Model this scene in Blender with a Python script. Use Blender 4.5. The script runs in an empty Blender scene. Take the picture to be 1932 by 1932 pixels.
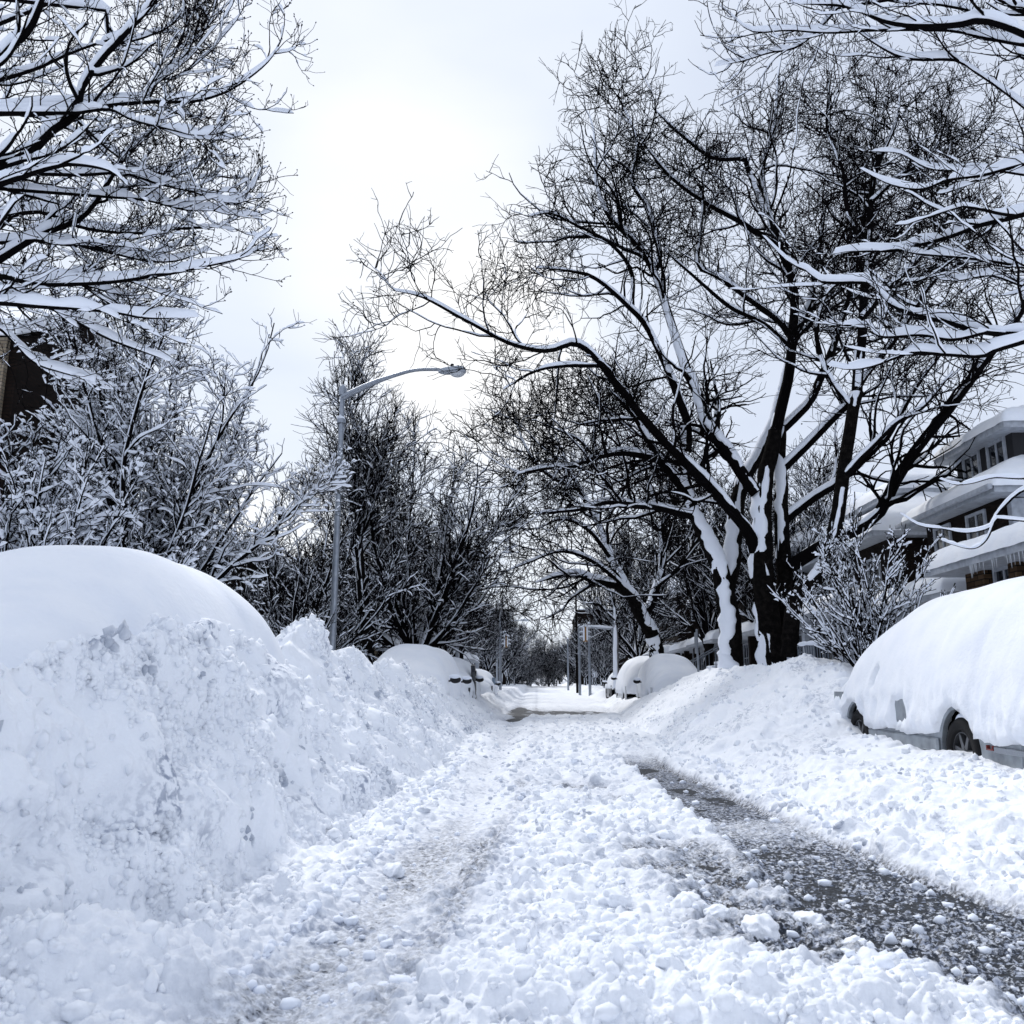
import bpy, bmesh, math, random
import numpy as np
from mathutils import Vector

sc = bpy.context.scene
COL = sc.collection
R = math.radians
rnd = random.Random(7)
rng = np.random.default_rng(11)

# ------------------------------------------------------------------ camera
F = 1600.0 / 1932.0 * 36.0
TH, PS = R(11.38), R(2.25)
EYE = Vector((0, 0, 1.15))
cam = bpy.data.cameras.new("camera")
cam.sensor_width = 36; cam.lens = F
cam.clip_start = 0.05; cam.clip_end = 3000
cam.dof.use_dof = True; cam.dof.focus_distance = 15; cam.dof.aperture_fstop = 6.3
camo = bpy.data.objects.new("camera", cam); COL.objects.link(camo)
camo.location = EYE; camo.rotation_euler = (R(90) + TH, 0, PS)
sc.camera = camo
FW = np.array([-math.sin(PS)*math.cos(TH), math.cos(PS)*math.cos(TH), math.sin(TH)])
RT = np.array([math.cos(PS), math.sin(PS), 0])
UP = np.array([math.sin(PS)*math.sin(TH), -math.cos(PS)*math.sin(TH), math.cos(TH)])
def ray(px, py):
    return FW + RT*(px-966)/1600 + UP*(966-py)/1600
def at(px, py, Y):
    d = ray(px, py)
    return np.array(EYE) + d*(Y/d[1])

# ------------------------------------------------------------------ world, sun, exposure
sc.view_settings.view_transform = 'Standard'; sc.view_settings.look = 'None'
sc.view_settings.exposure = 0.27; sc.view_settings.gamma = 1.0
world = bpy.data.worlds.new("World"); sc.world = world; world.use_nodes = True
nt = world.node_tree; nt.nodes.clear()
def N(nt, t, **kw):
    n = nt.nodes.new(t)
    for k, v in kw.items(): setattr(n, k, v)
    return n
SUN_EL, SUN_AZ = R(48), R(-25)      # azimuth from +Y, negative = left
out = N(nt, 'ShaderNodeOutputWorld')
sky = N(nt, 'ShaderNodeTexSky', sky_type='NISHITA'); sky.sun_disc = False
sky.sun_elevation = SUN_EL; sky.sun_rotation = SUN_AZ
bg1 = N(nt, 'ShaderNodeBackground'); bg1.inputs['Strength'].default_value = 0.008
nt.links.new(sky.outputs[0], bg1.inputs['Color'])
tc = N(nt, 'ShaderNodeTexCoord')
def sky_blob(px, py, width, amp):
    """smooth bright patch of thin cloud round one direction of the sky"""
    d = ray(px, py); d = d/np.linalg.norm(d)
    dot = N(nt, 'ShaderNodeVectorMath', operation='DOT_PRODUCT')
    nt.links.new(tc.outputs['Generated'], dot.inputs[0]); dot.inputs[1].default_value = tuple(d)
    mr = N(nt, 'ShaderNodeMapRange', interpolation_type='SMOOTHERSTEP')
    nt.links.new(dot.outputs['Value'], mr.inputs[0])
    mr.inputs[1].default_value = math.cos(R(width)); mr.inputs[2].default_value = 1.0
    mr.inputs[3].default_value = 0; mr.inputs[4].default_value = amp
    return mr.outputs[0]
def addv(a, b):
    m = N(nt, 'ShaderNodeMath', operation='ADD'); nt.links.new(a, m.inputs[0]); nt.links.new(b, m.inputs[1]); return m.outputs[0]
s = sky_blob(620, 380, 34, 0.24)
for b in ((780, 440, 12, 0.30), (930, 690, 10, 0.42), (430, 1150, 12, 0.4), (1090, 1200, 10, .25), (1250, 1000, 14, .1)):
    s = addv(s, sky_blob(*b))
ns = N(nt, 'ShaderNodeTexNoise'); ns.inputs['Scale'].default_value = 3.0; ns.inputs['Detail'].default_value = 4
mp = N(nt, 'ShaderNodeMapping'); mp.inputs['Scale'].default_value = (1, 1, 3)
nt.links.new(tc.outputs['Generated'], mp.inputs[0]); nt.links.new(mp.outputs[0], ns.inputs['Vector'])
nm = N(nt, 'ShaderNodeMapRange'); nt.links.new(ns.outputs[0], nm.inputs[0])
nm.inputs[1].default_value = .35; nm.inputs[2].default_value = .65; nm.inputs[3].default_value = -.07; nm.inputs[4].default_value = .07
s = addv(s, nm.outputs[0])
cr = N(nt, 'ShaderNodeValToRGB')
cr.color_ramp.elements[0].position = 0; cr.color_ramp.elements[0].color = (.58, .64, .77, 1)
cr.color_ramp.elements[1].position = .8; cr.color_ramp.elements[1].color = (1.0, 1.0, 1.0, 1)
e = cr.color_ramp.elements.new(.3); e.color = (.72, .78, .885, 1)
ad = N(nt, 'ShaderNodeMath', operation='ADD'); nt.links.new(s, ad.inputs[0]); ad.inputs[1].default_value = .1
nt.links.new(ad.outputs[0], cr.inputs[0])
bg2 = N(nt, 'ShaderNodeBackground'); bg2.inputs['Strength'].default_value = 0.89
nt.links.new(cr.outputs[0], bg2.inputs['Color'])
adds = N(nt, 'ShaderNodeAddShader')
nt.links.new(bg1.outputs[0], adds.inputs[0]); nt.links.new(bg2.outputs[0], adds.inputs[1])
nt.links.new(adds.outputs[0], out.inputs[0])

sun = bpy.data.lights.new("sun", 'SUN'); sun.energy = 2.0; sun.angle = R(14); sun.color = (1, .98, .95)
suno = bpy.data.objects.new("sun", sun); COL.objects.link(suno)
sd = Vector((math.sin(SUN_AZ)*math.cos(SUN_EL), math.cos(SUN_AZ)*math.cos(SUN_EL), math.sin(SUN_EL)))
suno.rotation_euler = sd.to_track_quat('Z', 'Y').to_euler(); suno.location = (0, 0, 30)

# ------------------------------------------------------------------ materials
def mat(name, color, rough=.7, spec=.3, metal=0.0, noise=None, bump=None, emit=None, coords='Object'):
    m = bpy.data.materials.new(name); m.use_nodes = True
    t = m.node_tree; p = t.nodes['Principled BSDF']
    p.inputs['Base Color'].default_value = (*color, 1); p.inputs['Roughness'].default_value = rough
    p.inputs['Specular IOR Level'].default_value = spec; p.inputs['Metallic'].default_value = metal
    c = N(t, 'ShaderNodeTexCoord')
    if noise:
        sc_, col2, lo, hi = noise
        n = N(t, 'ShaderNodeTexNoise'); n.inputs['Scale'].default_value = sc_; n.inputs['Detail'].default_value = 5
        t.links.new(c.outputs[coords], n.inputs['Vector'])
        r = N(t, 'ShaderNodeMapRange'); r.inputs[1].default_value = lo; r.inputs[2].default_value = hi
        t.links.new(n.outputs[0], r.inputs[0])
        mx = N(t, 'ShaderNodeMix', data_type='RGBA'); mx.inputs[6].default_value = (*color, 1); mx.inputs[7].default_value = (*col2, 1)
        t.links.new(r.outputs[0], mx.inputs[0]); t.links.new(mx.outputs[2], p.inputs['Base Color'])
    if bump:
        bs, dist = bump
        n = N(t, 'ShaderNodeTexNoise'); n.inputs['Scale'].default_value = bs; n.inputs['Detail'].default_value = 6
        t.links.new(c.outputs[coords], n.inputs['Vector'])
        b = N(t, 'ShaderNodeBump'); b.inputs['Distance'].default_value = dist; b.inputs['Strength'].default_value = 1
        t.links.new(n.outputs[0], b.inputs['Height']); t.links.new(b.outputs[0], p.inputs['Normal'])
    return m

M_SNOW = mat('snow', (.88, .905, .95), .75, .2, noise=(3, (.82, .855, .92), .4, .7), bump=(30, .006))
M_SNOWB = mat('branch_snow', (.84, .88, .96), .8, .15)
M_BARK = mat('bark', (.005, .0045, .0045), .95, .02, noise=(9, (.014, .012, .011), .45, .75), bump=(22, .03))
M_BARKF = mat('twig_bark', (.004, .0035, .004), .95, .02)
M_BARKL = mat('pale_bark', (.16, .155, .16), .9, .1, noise=(5, (.05, .045, .045), .45, .6))
M_GALV = mat('galvanised_steel', (.27, .3, .35), .4, .5, .75, noise=(9, (.36, .39, .44), .35, .7))
M_LAMP = mat('lamp_housing', (.4, .44, .5), .5, .4)
M_GLASSW = mat('lamp_glass', (.55, .58, .62), .2, .5)
M_SILVER = mat('silver_paint', (.33, .36, .39), .4, .5, .5, noise=(7, (.2, .22, .24), .4, .7))
M_DARKCAR = mat('dark_paint', (.02, .022, .028), .3, .5)
M_WHITECAR = mat('white_paint', (.55, .57, .6), .4, .5)
M_BLACK = mat('black_plastic', (.008, .008, .009), .6, .3)
M_RUBBER = mat('rubber', (.012, .012, .013), .85, .2)
M_RIM = mat('wheel_rim', (.12, .125, .135), .4, .5, .6)
M_GLASS = mat('window_glass', (.012, .015, .02), .05, .8)
M_RED = mat('red_lens', (.18, .02, .015), .25, .5)
M_CHROME = mat('chrome_trim', (.3, .32, .35), .25, .5, .9)
M_TRIM = mat('white_trim', (.42, .45, .5), .6, .3, noise=(8, (.3, .32, .36), .4, .7))
M_STUCCO = mat('pale_stucco', (.5, .53, .58), .8, .2, noise=(12, (.42, .45, .5), .4, .7), bump=(40, .005))
M_SHINGLE = mat('shingle', (.03, .03, .033), .9, .1)
M_YELLOW = mat('signal_housing', (.28, .15, .04), .5, .4)
M_TWIGD = mat('dark_leaf_litter', (.03, .02, .015), .9, .1)
M_IRON = mat('painted_iron', (.1, .12, .15), .5, .4)

def brick(name, c1, c2, mortar, scale=4.2):
    m = mat(name, c1, .9, .1); t = m.node_tree; p = t.nodes['Principled BSDF']
    c = N(t, 'ShaderNodeTexCoord'); sep = N(t, 'ShaderNodeSeparateXYZ'); t.links.new(c.outputs['Object'], sep.inputs[0])
    a = N(t, 'ShaderNodeMath', operation='ADD'); t.links.new(sep.outputs[0], a.inputs[0]); t.links.new(sep.outputs[1], a.inputs[1])
    cb = N(t, 'ShaderNodeCombineXYZ'); t.links.new(a.outputs[0], cb.inputs[0]); t.links.new(sep.outputs[2], cb.inputs[1])
    b = N(t, 'ShaderNodeTexBrick'); b.inputs['Scale'].default_value = scale
    b.inputs['Color1'].default_value = (*c1, 1); b.inputs['Color2'].default_value = (*c2, 1); b.inputs['Mortar'].default_value = (*mortar, 1)
    b.inputs['Mortar Size'].default_value = .03; b.inputs['Brick Width'].default_value = .9; b.inputs['Row Height'].default_value = .32
    t.links.new(cb.outputs[0], b.inputs['Vector']); t.links.new(b.outputs[0], p.inputs['Base Color'])
    bp = N(t, 'ShaderNodeBump'); bp.inputs['Distance'].default_value = .01
    t.links.new(b.outputs['Fac'], bp.inputs['Height']); bp.invert = True; t.links.new(bp.outputs[0], p.inputs['Normal'])
    return m
M_BRICK = brick('dark_brick', (.009, .006, .005), (.016, .010, .008), (.006, .006, .006))
M_BRICK2 = brick('brown_brick', (.11, .07, .04), (.045, .025, .014), (.012, .01, .01), 3.0)
M_BRICKT = brick('tan_brick', (.34, .29, .22), (.26, .21, .15), (.12, .11, .1))

# ------------------------------------------------------------------ mesh helpers
def mesh_np(name, V, Fq, material, parent=None, smooth=True, tri=False):
    me = bpy.data.meshes.new(name)
    V = np.asarray(V, dtype=np.float32); Fq = np.asarray(Fq, dtype=np.int32)
    k = Fq.shape[1]
    me.vertices.add(len(V)); me.vertices.foreach_set('co', V.ravel())
    me.loops.add(Fq.size); me.loops.foreach_set('vertex_index', Fq.ravel())
    me.polygons.add(len(Fq)); me.polygons.foreach_set('loop_start', np.arange(0, Fq.size, k, dtype=np.int32))
    me.polygons.foreach_set('loop_total', np.full(len(Fq), k, dtype=np.int32))
    me.polygons.foreach_set('use_smooth', np.full(len(Fq), smooth, dtype=bool))
    me.update(calc_edges=True)
    if material: me.materials.append(material)
    o = bpy.data.objects.new(name, me); COL.objects.link(o)
    if parent: o.parent = parent
    return o
def tag(o, label, cat, group=None, kind=None):
    if label: o['label'] = label
    if cat: o['category'] = cat
    if group: o['group'] = group
    if kind: o['kind'] = kind
    return o
def thing(name, label, cat, loc=(0, 0, 0), rz=0, group=None):
    o = bpy.data.objects.new(name, None); COL.objects.link(o)
    o.location = tuple(float(v) for v in loc); o.rotation_euler = (0, 0, rz)
    o.empty_display_size = .3
    return tag(o, label, cat, group)
def bobj(name, bm, material, parent=None, smooth=False, bevel=0):
    me = bpy.data.meshes.new(name)
    bmesh.ops.recalc_face_normals(bm, faces=bm.faces[:])
    bm.to_mesh(me); bm.free()
    if smooth: me.polygons.foreach_set('use_smooth', [True]*len(me.polygons))
    me.materials.append(material)
    o = bpy.data.objects.new(name, me); COL.objects.link(o)
    if parent: o.parent = parent
    if bevel:
        b = o.modifiers.new('bevel', 'BEVEL'); b.width = bevel; b.segments = 2; b.limit_method = 'ANGLE'
    return o
def box(bm, x0, x1, y0, y1, z0, z1):
    v = [bm.verts.new((x, y, z)) for z in (z0, z1) for x, y in ((x0, y0), (x1, y0), (x1, y1), (x0, y1))]
    for f in ((0, 3, 2, 1), (4, 5, 6, 7), (0, 1, 5, 4), (1, 2, 6, 5), (2, 3, 7, 6), (3, 0, 4, 7)):
        bm.faces.new([v[i] for i in f])
def boxes(name, lst, material, parent=None, bevel=0):
    bm = bmesh.new()
    for b in lst: box(bm, *b)
    return bobj(name, bm, material, parent, bevel=bevel)
def frames(P):
    T = np.empty_like(P); T[:, 1:-1] = P[:, 2:]-P[:, :-2]; T[:, 0] = P[:, 1]-P[:, 0]; T[:, -1] = P[:, -1]-P[:, -2]
    T /= np.linalg.norm(T, axis=2, keepdims=True)+1e-9
    return T
def tubes(P, Rr, K=5):
    """P (B,N,3) polylines, Rr (B,N) radii -> verts, quads"""
    B, Nn, _ = P.shape
    T = frames(P)
    ref = np.where(np.abs(T[..., 2:3]) > .9, np.array([1., 0, 0]), np.array([0, 0, 1.]))
    ref = np.broadcast_to(ref[:, Nn//2:Nn//2+1], T.shape)
    S = np.cross(T, ref); S /= np.linalg.norm(S, axis=2, keepdims=True)+1e-9
    U = np.cross(S, T)
    a = np.arange(K)*2*np.pi/K
    V = P[:, :, None] + (S[:, :, None]*np.cos(a)[None, None, :, None] + U[:, :, None]*np.sin(a)[None, None, :, None])*Rr[:, :, None, None]
    return V.reshape(-1, 3), tube_faces(B, Nn, K)
def tube_faces(B, Nn, K):
    idx = np.arange(B*Nn*K).reshape(B, Nn, K)
    a = idx[:, :-1]; b = idx[:, 1:]
    return np.stack([a, np.roll(a, -1, 2), np.roll(b, -1, 2), b], -1).reshape(-1, 4)
class Acc:
    def __init__(s): s.V = []; s.F = []; s.n = 0
    def add(s, VF):
        V, Fc = VF
        s.V.append(V); s.F.append(Fc+s.n); s.n += len(V)
    def build(s, name, material, parent=None, smooth=True):
        if not s.V: return None
        return mesh_np(name, np.concatenate(s.V), np.concatenate(s.F), material, parent, smooth)
def resample(P, n):
    """linear resample (B,N,k) to n rings"""
    Nn = P.shape[1]; t = np.linspace(0, Nn-1, n); i = np.minimum(t.astype(int), Nn-2); f = (t-i)[None, :, None]
    return P[:, i]*(1-f)+P[:, i+1]*f
def catmull(pts, n):
    p = np.asarray(pts, float)
    p = np.vstack([2*p[0]-p[1], p, 2*p[-1]-p[-2]])
    m = len(p)-3
    seg = np.r_[0, np.cumsum(np.linalg.norm(np.diff(p[1:-1, :3], axis=0), axis=1))]
    tt = np.interp(np.linspace(0, seg[-1], n), seg, np.arange(m+1))
    i = np.minimum(tt.astype(int), m-1); f = (tt-i)[:, None]
    p0, p1, p2, p3 = p[i], p[i+1], p[i+2], p[i+3]
    return .5*((2*p1)+(-p0+p2)*f+(2*p0-5*p1+4*p2-p3)*f*f+(-p0+3*p1-3*p2+p3)*f**3)

# ------------------------------------------------------------------ noise
def _hash(ix, iy, seed):
    h = (ix.astype(np.int64)*374761393 + iy.astype(np.int64)*668265263 + seed*1442695041) & 0xffffffff
    h = ((h ^ (h >> 13))*1274126177) & 0xffffffff
    h = ((h ^ (h >> 16))*2246822519) & 0xffffffff
    return (h ^ (h >> 15))/4294967295.0
def vnoise(x, y, seed=0):
    ix = np.floor(x); iy = np.floor(y); fx = x-ix; fy = y-iy
    out = 0
    def g(dx, dy):
        a = _hash(ix+dx, iy+dy, seed)*2*np.pi
        return np.cos(a)*(fx-dx)+np.sin(a)*(fy-dy)
    ux = fx*fx*fx*(fx*(fx*6-15)+10); uy = fy*fy*fy*(fy*(fy*6-15)+10)
    a = g(0, 0)*(1-ux)+g(1, 0)*ux; b = g(0, 1)*(1-ux)+g(1, 1)*ux
    return (a*(1-uy)+b*uy)*1.4
def fbm(x, y, seed=0, oct=4, gain=.5):
    s = 0; a = 1
    for i in range(oct):
        s = s+a*vnoise(x*2**i+13.7*i, y*2**i-7.1*i, seed+i); a *= gain
    return s
def lumps(x, y, seed, dens=1.0, rmin=.3, rmax=.62):
    """rounded snowball field in cell units; returns height 0..rmax"""
    ix = np.floor(x); iy = np.floor(y); h = np.zeros_like(x)
    for dx in (-1, 0, 1):
        for dy in (-1, 0, 1):
            cx = ix+dx; cy = iy+dy
            px = cx+_hash(cx, cy, seed); py = cy+_hash(cx, cy, seed+5)
            r = rmin+(rmax-rmin)*_hash(cx, cy, seed+9)**2
            on = _hash(cx, cy, seed+13) < dens
            asp = .7+.6*_hash(cx, cy, seed+17)
            d2 = (x-px)**2*asp+(y-py)**2/asp
            h = np.maximum(h, np.where(on, r*np.power(np.maximum(1-d2/(r*r), 0), .85), 0))
    return h
def sstep(a, b, v):
    t = np.clip((v-a)/(b-a), 0, 1); return t*t*(3-2*t)

# ------------------------------------------------------------------ ground
def blob(x, y, cx, cy, rx, ry, ang=0):
    c, s_ = math.cos(ang), math.sin(ang)
    dx = x-cx; dy = y-cy
    u = (dx*c+dy*s_)/rx; v = (-dx*s_+dy*c)/ry
    return np.exp(-(u*u+v*v))
def ground(x, y):
    """returns snow surface height and slush amount"""
    fade = lambda wl: np.clip((wl-.012*np.maximum(y, 1)*.5)/(wl*.5), 0, 1)
    rise = np.maximum(y-52, 0)*.0065
    # ---- left bank
    wob = .16*vnoise(y*.9, y*0+3.3, 3)+.07*vnoise(y*3.1, y*0+.3, 4)
    toe = np.interp(y, [0, 3, 10, 33, 60, 120], [-1.85, -1.62, -1.30, -1.5, -1.9, -2.2])+wob
    cre = np.interp(y, [0, 4, 7, 9, 21, 35, 60], [-2.25, -2.2, -2.3, -2.55, -2.45, -2.35, -2.6])
    H = np.interp(y, [0, 2.6, 3.1, 3.7, 4.6, 6.5, 8, 9, 10, 11.5, 14, 17, 21, 25, 31, 38, 60, 100], [.5, .72, .95, 1.25, 1.36, 1.38, 1.5, 1.72, 1.5, 1.42, 1.4, 1.2, .98, .78, .62, .5, .6, .5])
    H = H+.1*vnoise(y*.8, x*.6, 8)
    u = np.clip((toe-x)/np.maximum(toe-cre, .1), 0, 1)
    bankL = H*(u**1.2)
    bankL = np.where(x < cre, np.maximum(H-(cre-x)*.55, .55), bankL)
    # ---- right bank
    wob2 = .14*vnoise(y*1.1, y*0+9.3, 5)+.05*vnoise(y*3.7, y*0+1.3, 6)
    toeR = np.interp(y, [0, 3.5, 6, 9, 14, 24, 32, 60, 120], [2.9, 2.75, 2.45, 2.15, 1.95, 2.15, 2.5, 3.0, 3.2])+wob2
    creR = np.interp(y, [0, 11, 13.5, 25, 28, 60], [3.75, 3.85, 4.4, 4.2, 3.3, 3.6])
    HR = np.interp(y, [0, 5, 8, 11.3, 12.8, 14.5, 18, 24, 26.5, 29, 34, 60], [.42, .42, .40, .47, 1.1, 1.5, 1.45, 1.4, 1.0, .6, .45, .6])
    v = np.clip((x-toeR)/np.maximum(creR-toeR, .1), 0, 1)
    bankR = HR*(v**.8)
    back = np.interp(y, [0, 12, 14, 25, 27, 200], [.3, .3, 1.35, 1.3, .55, .5])
    bankR = np.where(x > creR, HR+(back-HR)*sstep(0, 1.2, x-creR), bankR)
    bankR = np.where(x > 7.2, bankR+(.75-bankR)*sstep(7.2, 8.6, x), bankR)
    inb = sstep(0, .25, np.maximum(toe-x, x-toeR))            # 1 on banks, 0 on carriageway
    # heap in the near left corner
    heap = .25*blob(x, y, -2.2, 2.7, .8, .5)+.16*blob(x, y, -1.5, 3.1, .4, .4)
    heapR = .14*blob(x, y, .4, 2.9, .9, .5)+.1*blob(x, y, 1.35, 3.0, .35, .5)
    # intersection opening
    cross = sstep(44, 46, y)*(1-sstep(54, 56, y))
    z = np.where(x < .5, bankL, bankR)
    z = z*(1-.75*cross*sstep(2, 4, np.abs(x)))
    # ---- carriageway thickness
    wl_ = .1*vnoise(y*.35, y*0+7.7, 31)
    shift = np.interp(y, [0, 3, 5, 9, 14], [.42, .40, .24, .06, 0])
    rutL = np.exp(-((x+.50+shift+wl_+.02*(y-4))/.27)**2)
    rutL2 = np.exp(-((x+.12+shift+wl_+.01*(y-4))/.10)**2)
    wr = .06*vnoise(y*.5, y*0+2.7, 33)
    cR = np.interp(y, [0, 3.6, 5.5, 9, 12, 20], [2.15, 2.0, 1.78, 1.5, 1.35, 1.2])+wr
    wR = np.interp(y, [0, 3.6, 6, 9, 12], [.75, .62, .44, .38, .3])
    rutR = sstep(1.15, .75, np.abs(x-cR)/wR)
    rutR = rutR*np.clip(1.08-.45*blob(x*0, y, 0, 7.0, 1, .6)-sstep(11.5, 14.5, y)+.0, 0, 1)
    mid = sstep(.5, .9, x)*(1-sstep(1.35, 1.6, x))
    streak = 1.15*blob(x, y, 1.08, 4.4, .5, 1.1)+1.0*blob(x, y, .82, 5.9, .42, .8)+.85*blob(x, y, .3, 9.6, .6, .4)+.7*blob(x, y, .62, 8.6, .3, .4)
    streak = np.clip(streak*(.98+.7*vnoise(x*2.2, y*4.5, 58)), 0, 1.3)
    far_patch = 1.3*blob(x, y, .45, 33.0, 1.9, 3.6)*(1+.35*vnoise(x*1.2, y*.4, 77))+.8*blob(x, y, -1.0, 27, .35, 2.2, -.1)+.7*blob(x, y, -1.15, 38, .5, 4)
    thick = .085+.05*fbm(x*1.3, y*1.1, 21, 3)
    thick = thick+.03*sstep(8, 14, y)
    thick = thick*(1-.62*rutL)-.012*rutL2-far_patch*.15
    kb = np.clip(rutR, 0, 1); ks = np.clip(streak*1.05, 0, 1)
    thick = thick*(1-kb)+(.004+.014*fbm(x*2.2, y*1.3, 91, 2))*kb
    thick = thick*(1-ks)+(.006+.022*fbm(x*2.6, y*1.7, 93, 2))*ks
    # ---- relief
    rough_road = (1-inb)
    snowy = np.clip(1-rutR-.8*rutL-.5*streak, 0, 1)
    rel = fade(.4)*.085*lumps(x*3.4+.2*vnoise(x*7, y*7, 2), y*3.4, 40, .5)*snowy+fade(.3)*.085*lumps(x*5.4, y*5.4, 41, .7)*snowy+fade(.13)*.07*lumps(x*10, y*10, 43, .8)*(.12+.88*snowy)
    rel = rel+fade(.08)*.03*lumps(x*19, y*19, 45, .85)*(.3+.7*snowy)+fade(.05)*.012*vnoise(x*31, y*31, 47)
    # tyre tread ridges in the left rut
    rel = rel-fade(.08)*.004*np.sin(y*2*np.pi/.055+x*9)*rutL2
    speck = fade(.06)*(.014*fbm(x*15, y*22, 51, 3, .8)+.016*lumps(x*30, y*34, 53, .55)-.006)*np.clip(rutR+streak*.8, 0, 1)
    wind = fade(.2)*.013*vnoise(x*2.6, y*9, 57)*streak
    rel = rel+.06*lumps(x*2.3+.3*vnoise(x*3, y*2, 12), y*1.5, 46, .7)*sstep(8, 13, y)*snowy+.04*fbm(x*2.1, y*1.2, 48, 3)*sstep(8, 13, y)
    road = thick+rel+speck+wind
    zbase = thick*(1-inb)+(z+.05)*inb+heap
    xx, x = x, np.where(x < .5, x-1.0*zbase*inb, x+zbase*inb)     # distance measured along the slope
    # ---- bank relief
    near = np.clip(1.3-y/9., 0, 1)
    smoothL = (x < 0)
    wx0 = x+.12*vnoise(x*4, y*4, 87); wy0 = y+.12*vnoise(x*4, y*4, 88)
    br = .13*fbm(x*1.1, y*1.0, 61, 3)+fade(.5)*.07*fbm(x*3.2, y*3.0, 63, 3)
    br = br+fade(.4)*.10*lumps(wx0*2.6, wy0*2.6, 65, .4)*(.3+.7*near)+fade(.3)*.105*lumps(wx0*4.6, y*4.6, 66, .55)+fade(.15)*.085*lumps(x*8.5, y*8.5, 67, .65)
    br = br+fade(.1)*.045*lumps(x*15, y*15, 69, .7)+fade(.05)*.014*vnoise(x*28, y*28, 71)
    wx = x+.25*vnoise(x*1.3, y*1.3, 81); wy = y+.25*vnoise(x*1.3, y*1.3, 82)
    crease = 1-np.abs(vnoise(wx*2.1, wy*1.6, 83)); br = br-fade(.35)*.06*crease**9*sstep(-.15, .25, vnoise(x*.9, y*.9, 84))
    pits = sstep(.3, .85, vnoise(wx*1.9, wy*1.7, 85)+.25*vnoise(x*7, y*7, 86)); br = br-fade(.3)*.13*pits
    br = br-.02
    # plough-cut face: vertical crumbly streaks near the toe of the left bank
    cut = fade(.15)*.05*np.abs(vnoise(y*7, x*1.5, 73))*sstep(.0, .15, u)*(1-sstep(.2, .5, u))
    amp = np.where(xx < .5, 1.0, .62)*inb
    yard = sstep(7.0, 9.0, np.abs(xx)); amp = amp*(1-.8*yard)
    smooth_drift = np.where((xx > 3.2) & (y < 12), .6, 1.0)
    big = .30*lumps(wx0*1.7, wy0*1.7, 64, .75)*np.clip(1.5-y/3.4, 0, 1)
    relief = (road-thick)*(1-inb)+(br+cut+big)*amp*smooth_drift+.12*fbm(x*2.2, y*2.2, 75, 3)*np.clip(heap*4, 0, 1)+heapR*(.8+.8*lumps(x*4, y*4, 76, .9))
    fp = sstep(.35, .6, far_patch)*np.where(y > 20, 1, 0)
    zbase = zbase*(1-fp)-.01*fp; relief = relief*(1-.7*fp)
    slush = np.clip(rutR*1.0+(.36*rutL+.34*rutL2+.24*blob(x+shift, y, -.5, 3.2, .75, 4.2))*(1-inb)+.85*streak+.9*far_patch*(y > 20), 0, 1)*(1-.85*inb)
    x_ = xx
    slush = np.clip(slush+.25*(1-inb)*np.clip(vnoise(xx*.9, y*.6, 79), 0, 1)*(xx < .3), 0, 1)
    dm = sstep(.02, .42, fbm(wx*.9, wy*.8, 95, 3))*(.35+.65*sstep(-.2, .4, fbm(x*3, y*3, 97, 2)))
    dirt = np.clip(.95*dm*inb+.12*pits*inb+.4*sstep(.1, .5, fbm(x*2.3, y*1.6, 99, 4))*(1-inb), 0, 1)*(1-yard)
    dirt = dirt*np.where(xx > .5, .6, 1.0)*sstep(2.8, 3.8, y)
    return zbase+rise, relief, slush, dirt

def grid_rows():
    ys = list(np.linspace(-6, 1.1, 22)); y = 1.1
    while y < 90:
        y += max(.0085, .0033*y) if y < 14 else (.0037*y if y < 36 else .006*y)
        ys.append(y)
    ys += list(np.geomspace(95, 900, 26))
    return np.array(ys)
ys = grid_rows()
inner = np.linspace(-.78, .72, 520)
outer = np.geomspace(.05, 14, 26)
ks = np.concatenate([-.78-outer[::-1], inner, .72+outer])
yw = np.maximum(ys, 1.1)
X = ks[None, :]*yw[:, None]; Y = np.repeat(ys[:, None], len(ks), 1)
Z, RL, SL, DT = ground(X, Y)
far_out = sstep(30, 60, np.abs(X)); Z = Z*(1-far_out)+(.6+np.maximum(Y-52, 0)*.0065)*far_out
nr, nc = X.shape
def smooth2(A, k=2):
    for _ in range(k):
        A[1:-1, 1:-1] = (A[1:-1, 1:-1]*2+A[:-2, 1:-1]+A[2:, 1:-1]+A[1:-1, :-2]+A[1:-1, 2:])/6
    return A
Zs = smooth2(Z.copy(), 6)
gu = np.gradient(Zs, axis=1)/np.maximum(np.gradient(X, axis=1), 1e-4)
gv = np.gradient(Zs, axis=0)/np.maximum(np.gradient(Y, axis=0), 1e-4)-gu*np.gradient(X, axis=0)/np.maximum(np.gradient(Y, axis=0), 1e-4)
gu = np.clip(gu, -2, 2); gv = np.clip(gv, -2, 2)
gu = smooth2(gu, 14); gv = smooth2(gv, 14)
nl = 1/np.sqrt(1+gu*gu+gv*gv); RL = RL*(1-far_out)
steep = sstep(.35, 1.0, np.sqrt(gu*gu+gv*gv)); RL = RL*(1-steep)+smooth2(RL.copy(), 2)*steep
V = np.stack([X-gu*nl*RL, Y-gv*nl*RL, Z+nl*RL], -1).reshape(-1, 3)
ii = np.arange(nr*nc).reshape(nr, nc)
Fq = np.stack([ii[:-1, :-1], ii[:-1, 1:], ii[1:, 1:], ii[1:, :-1]], -1).reshape(-1, 4)

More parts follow.
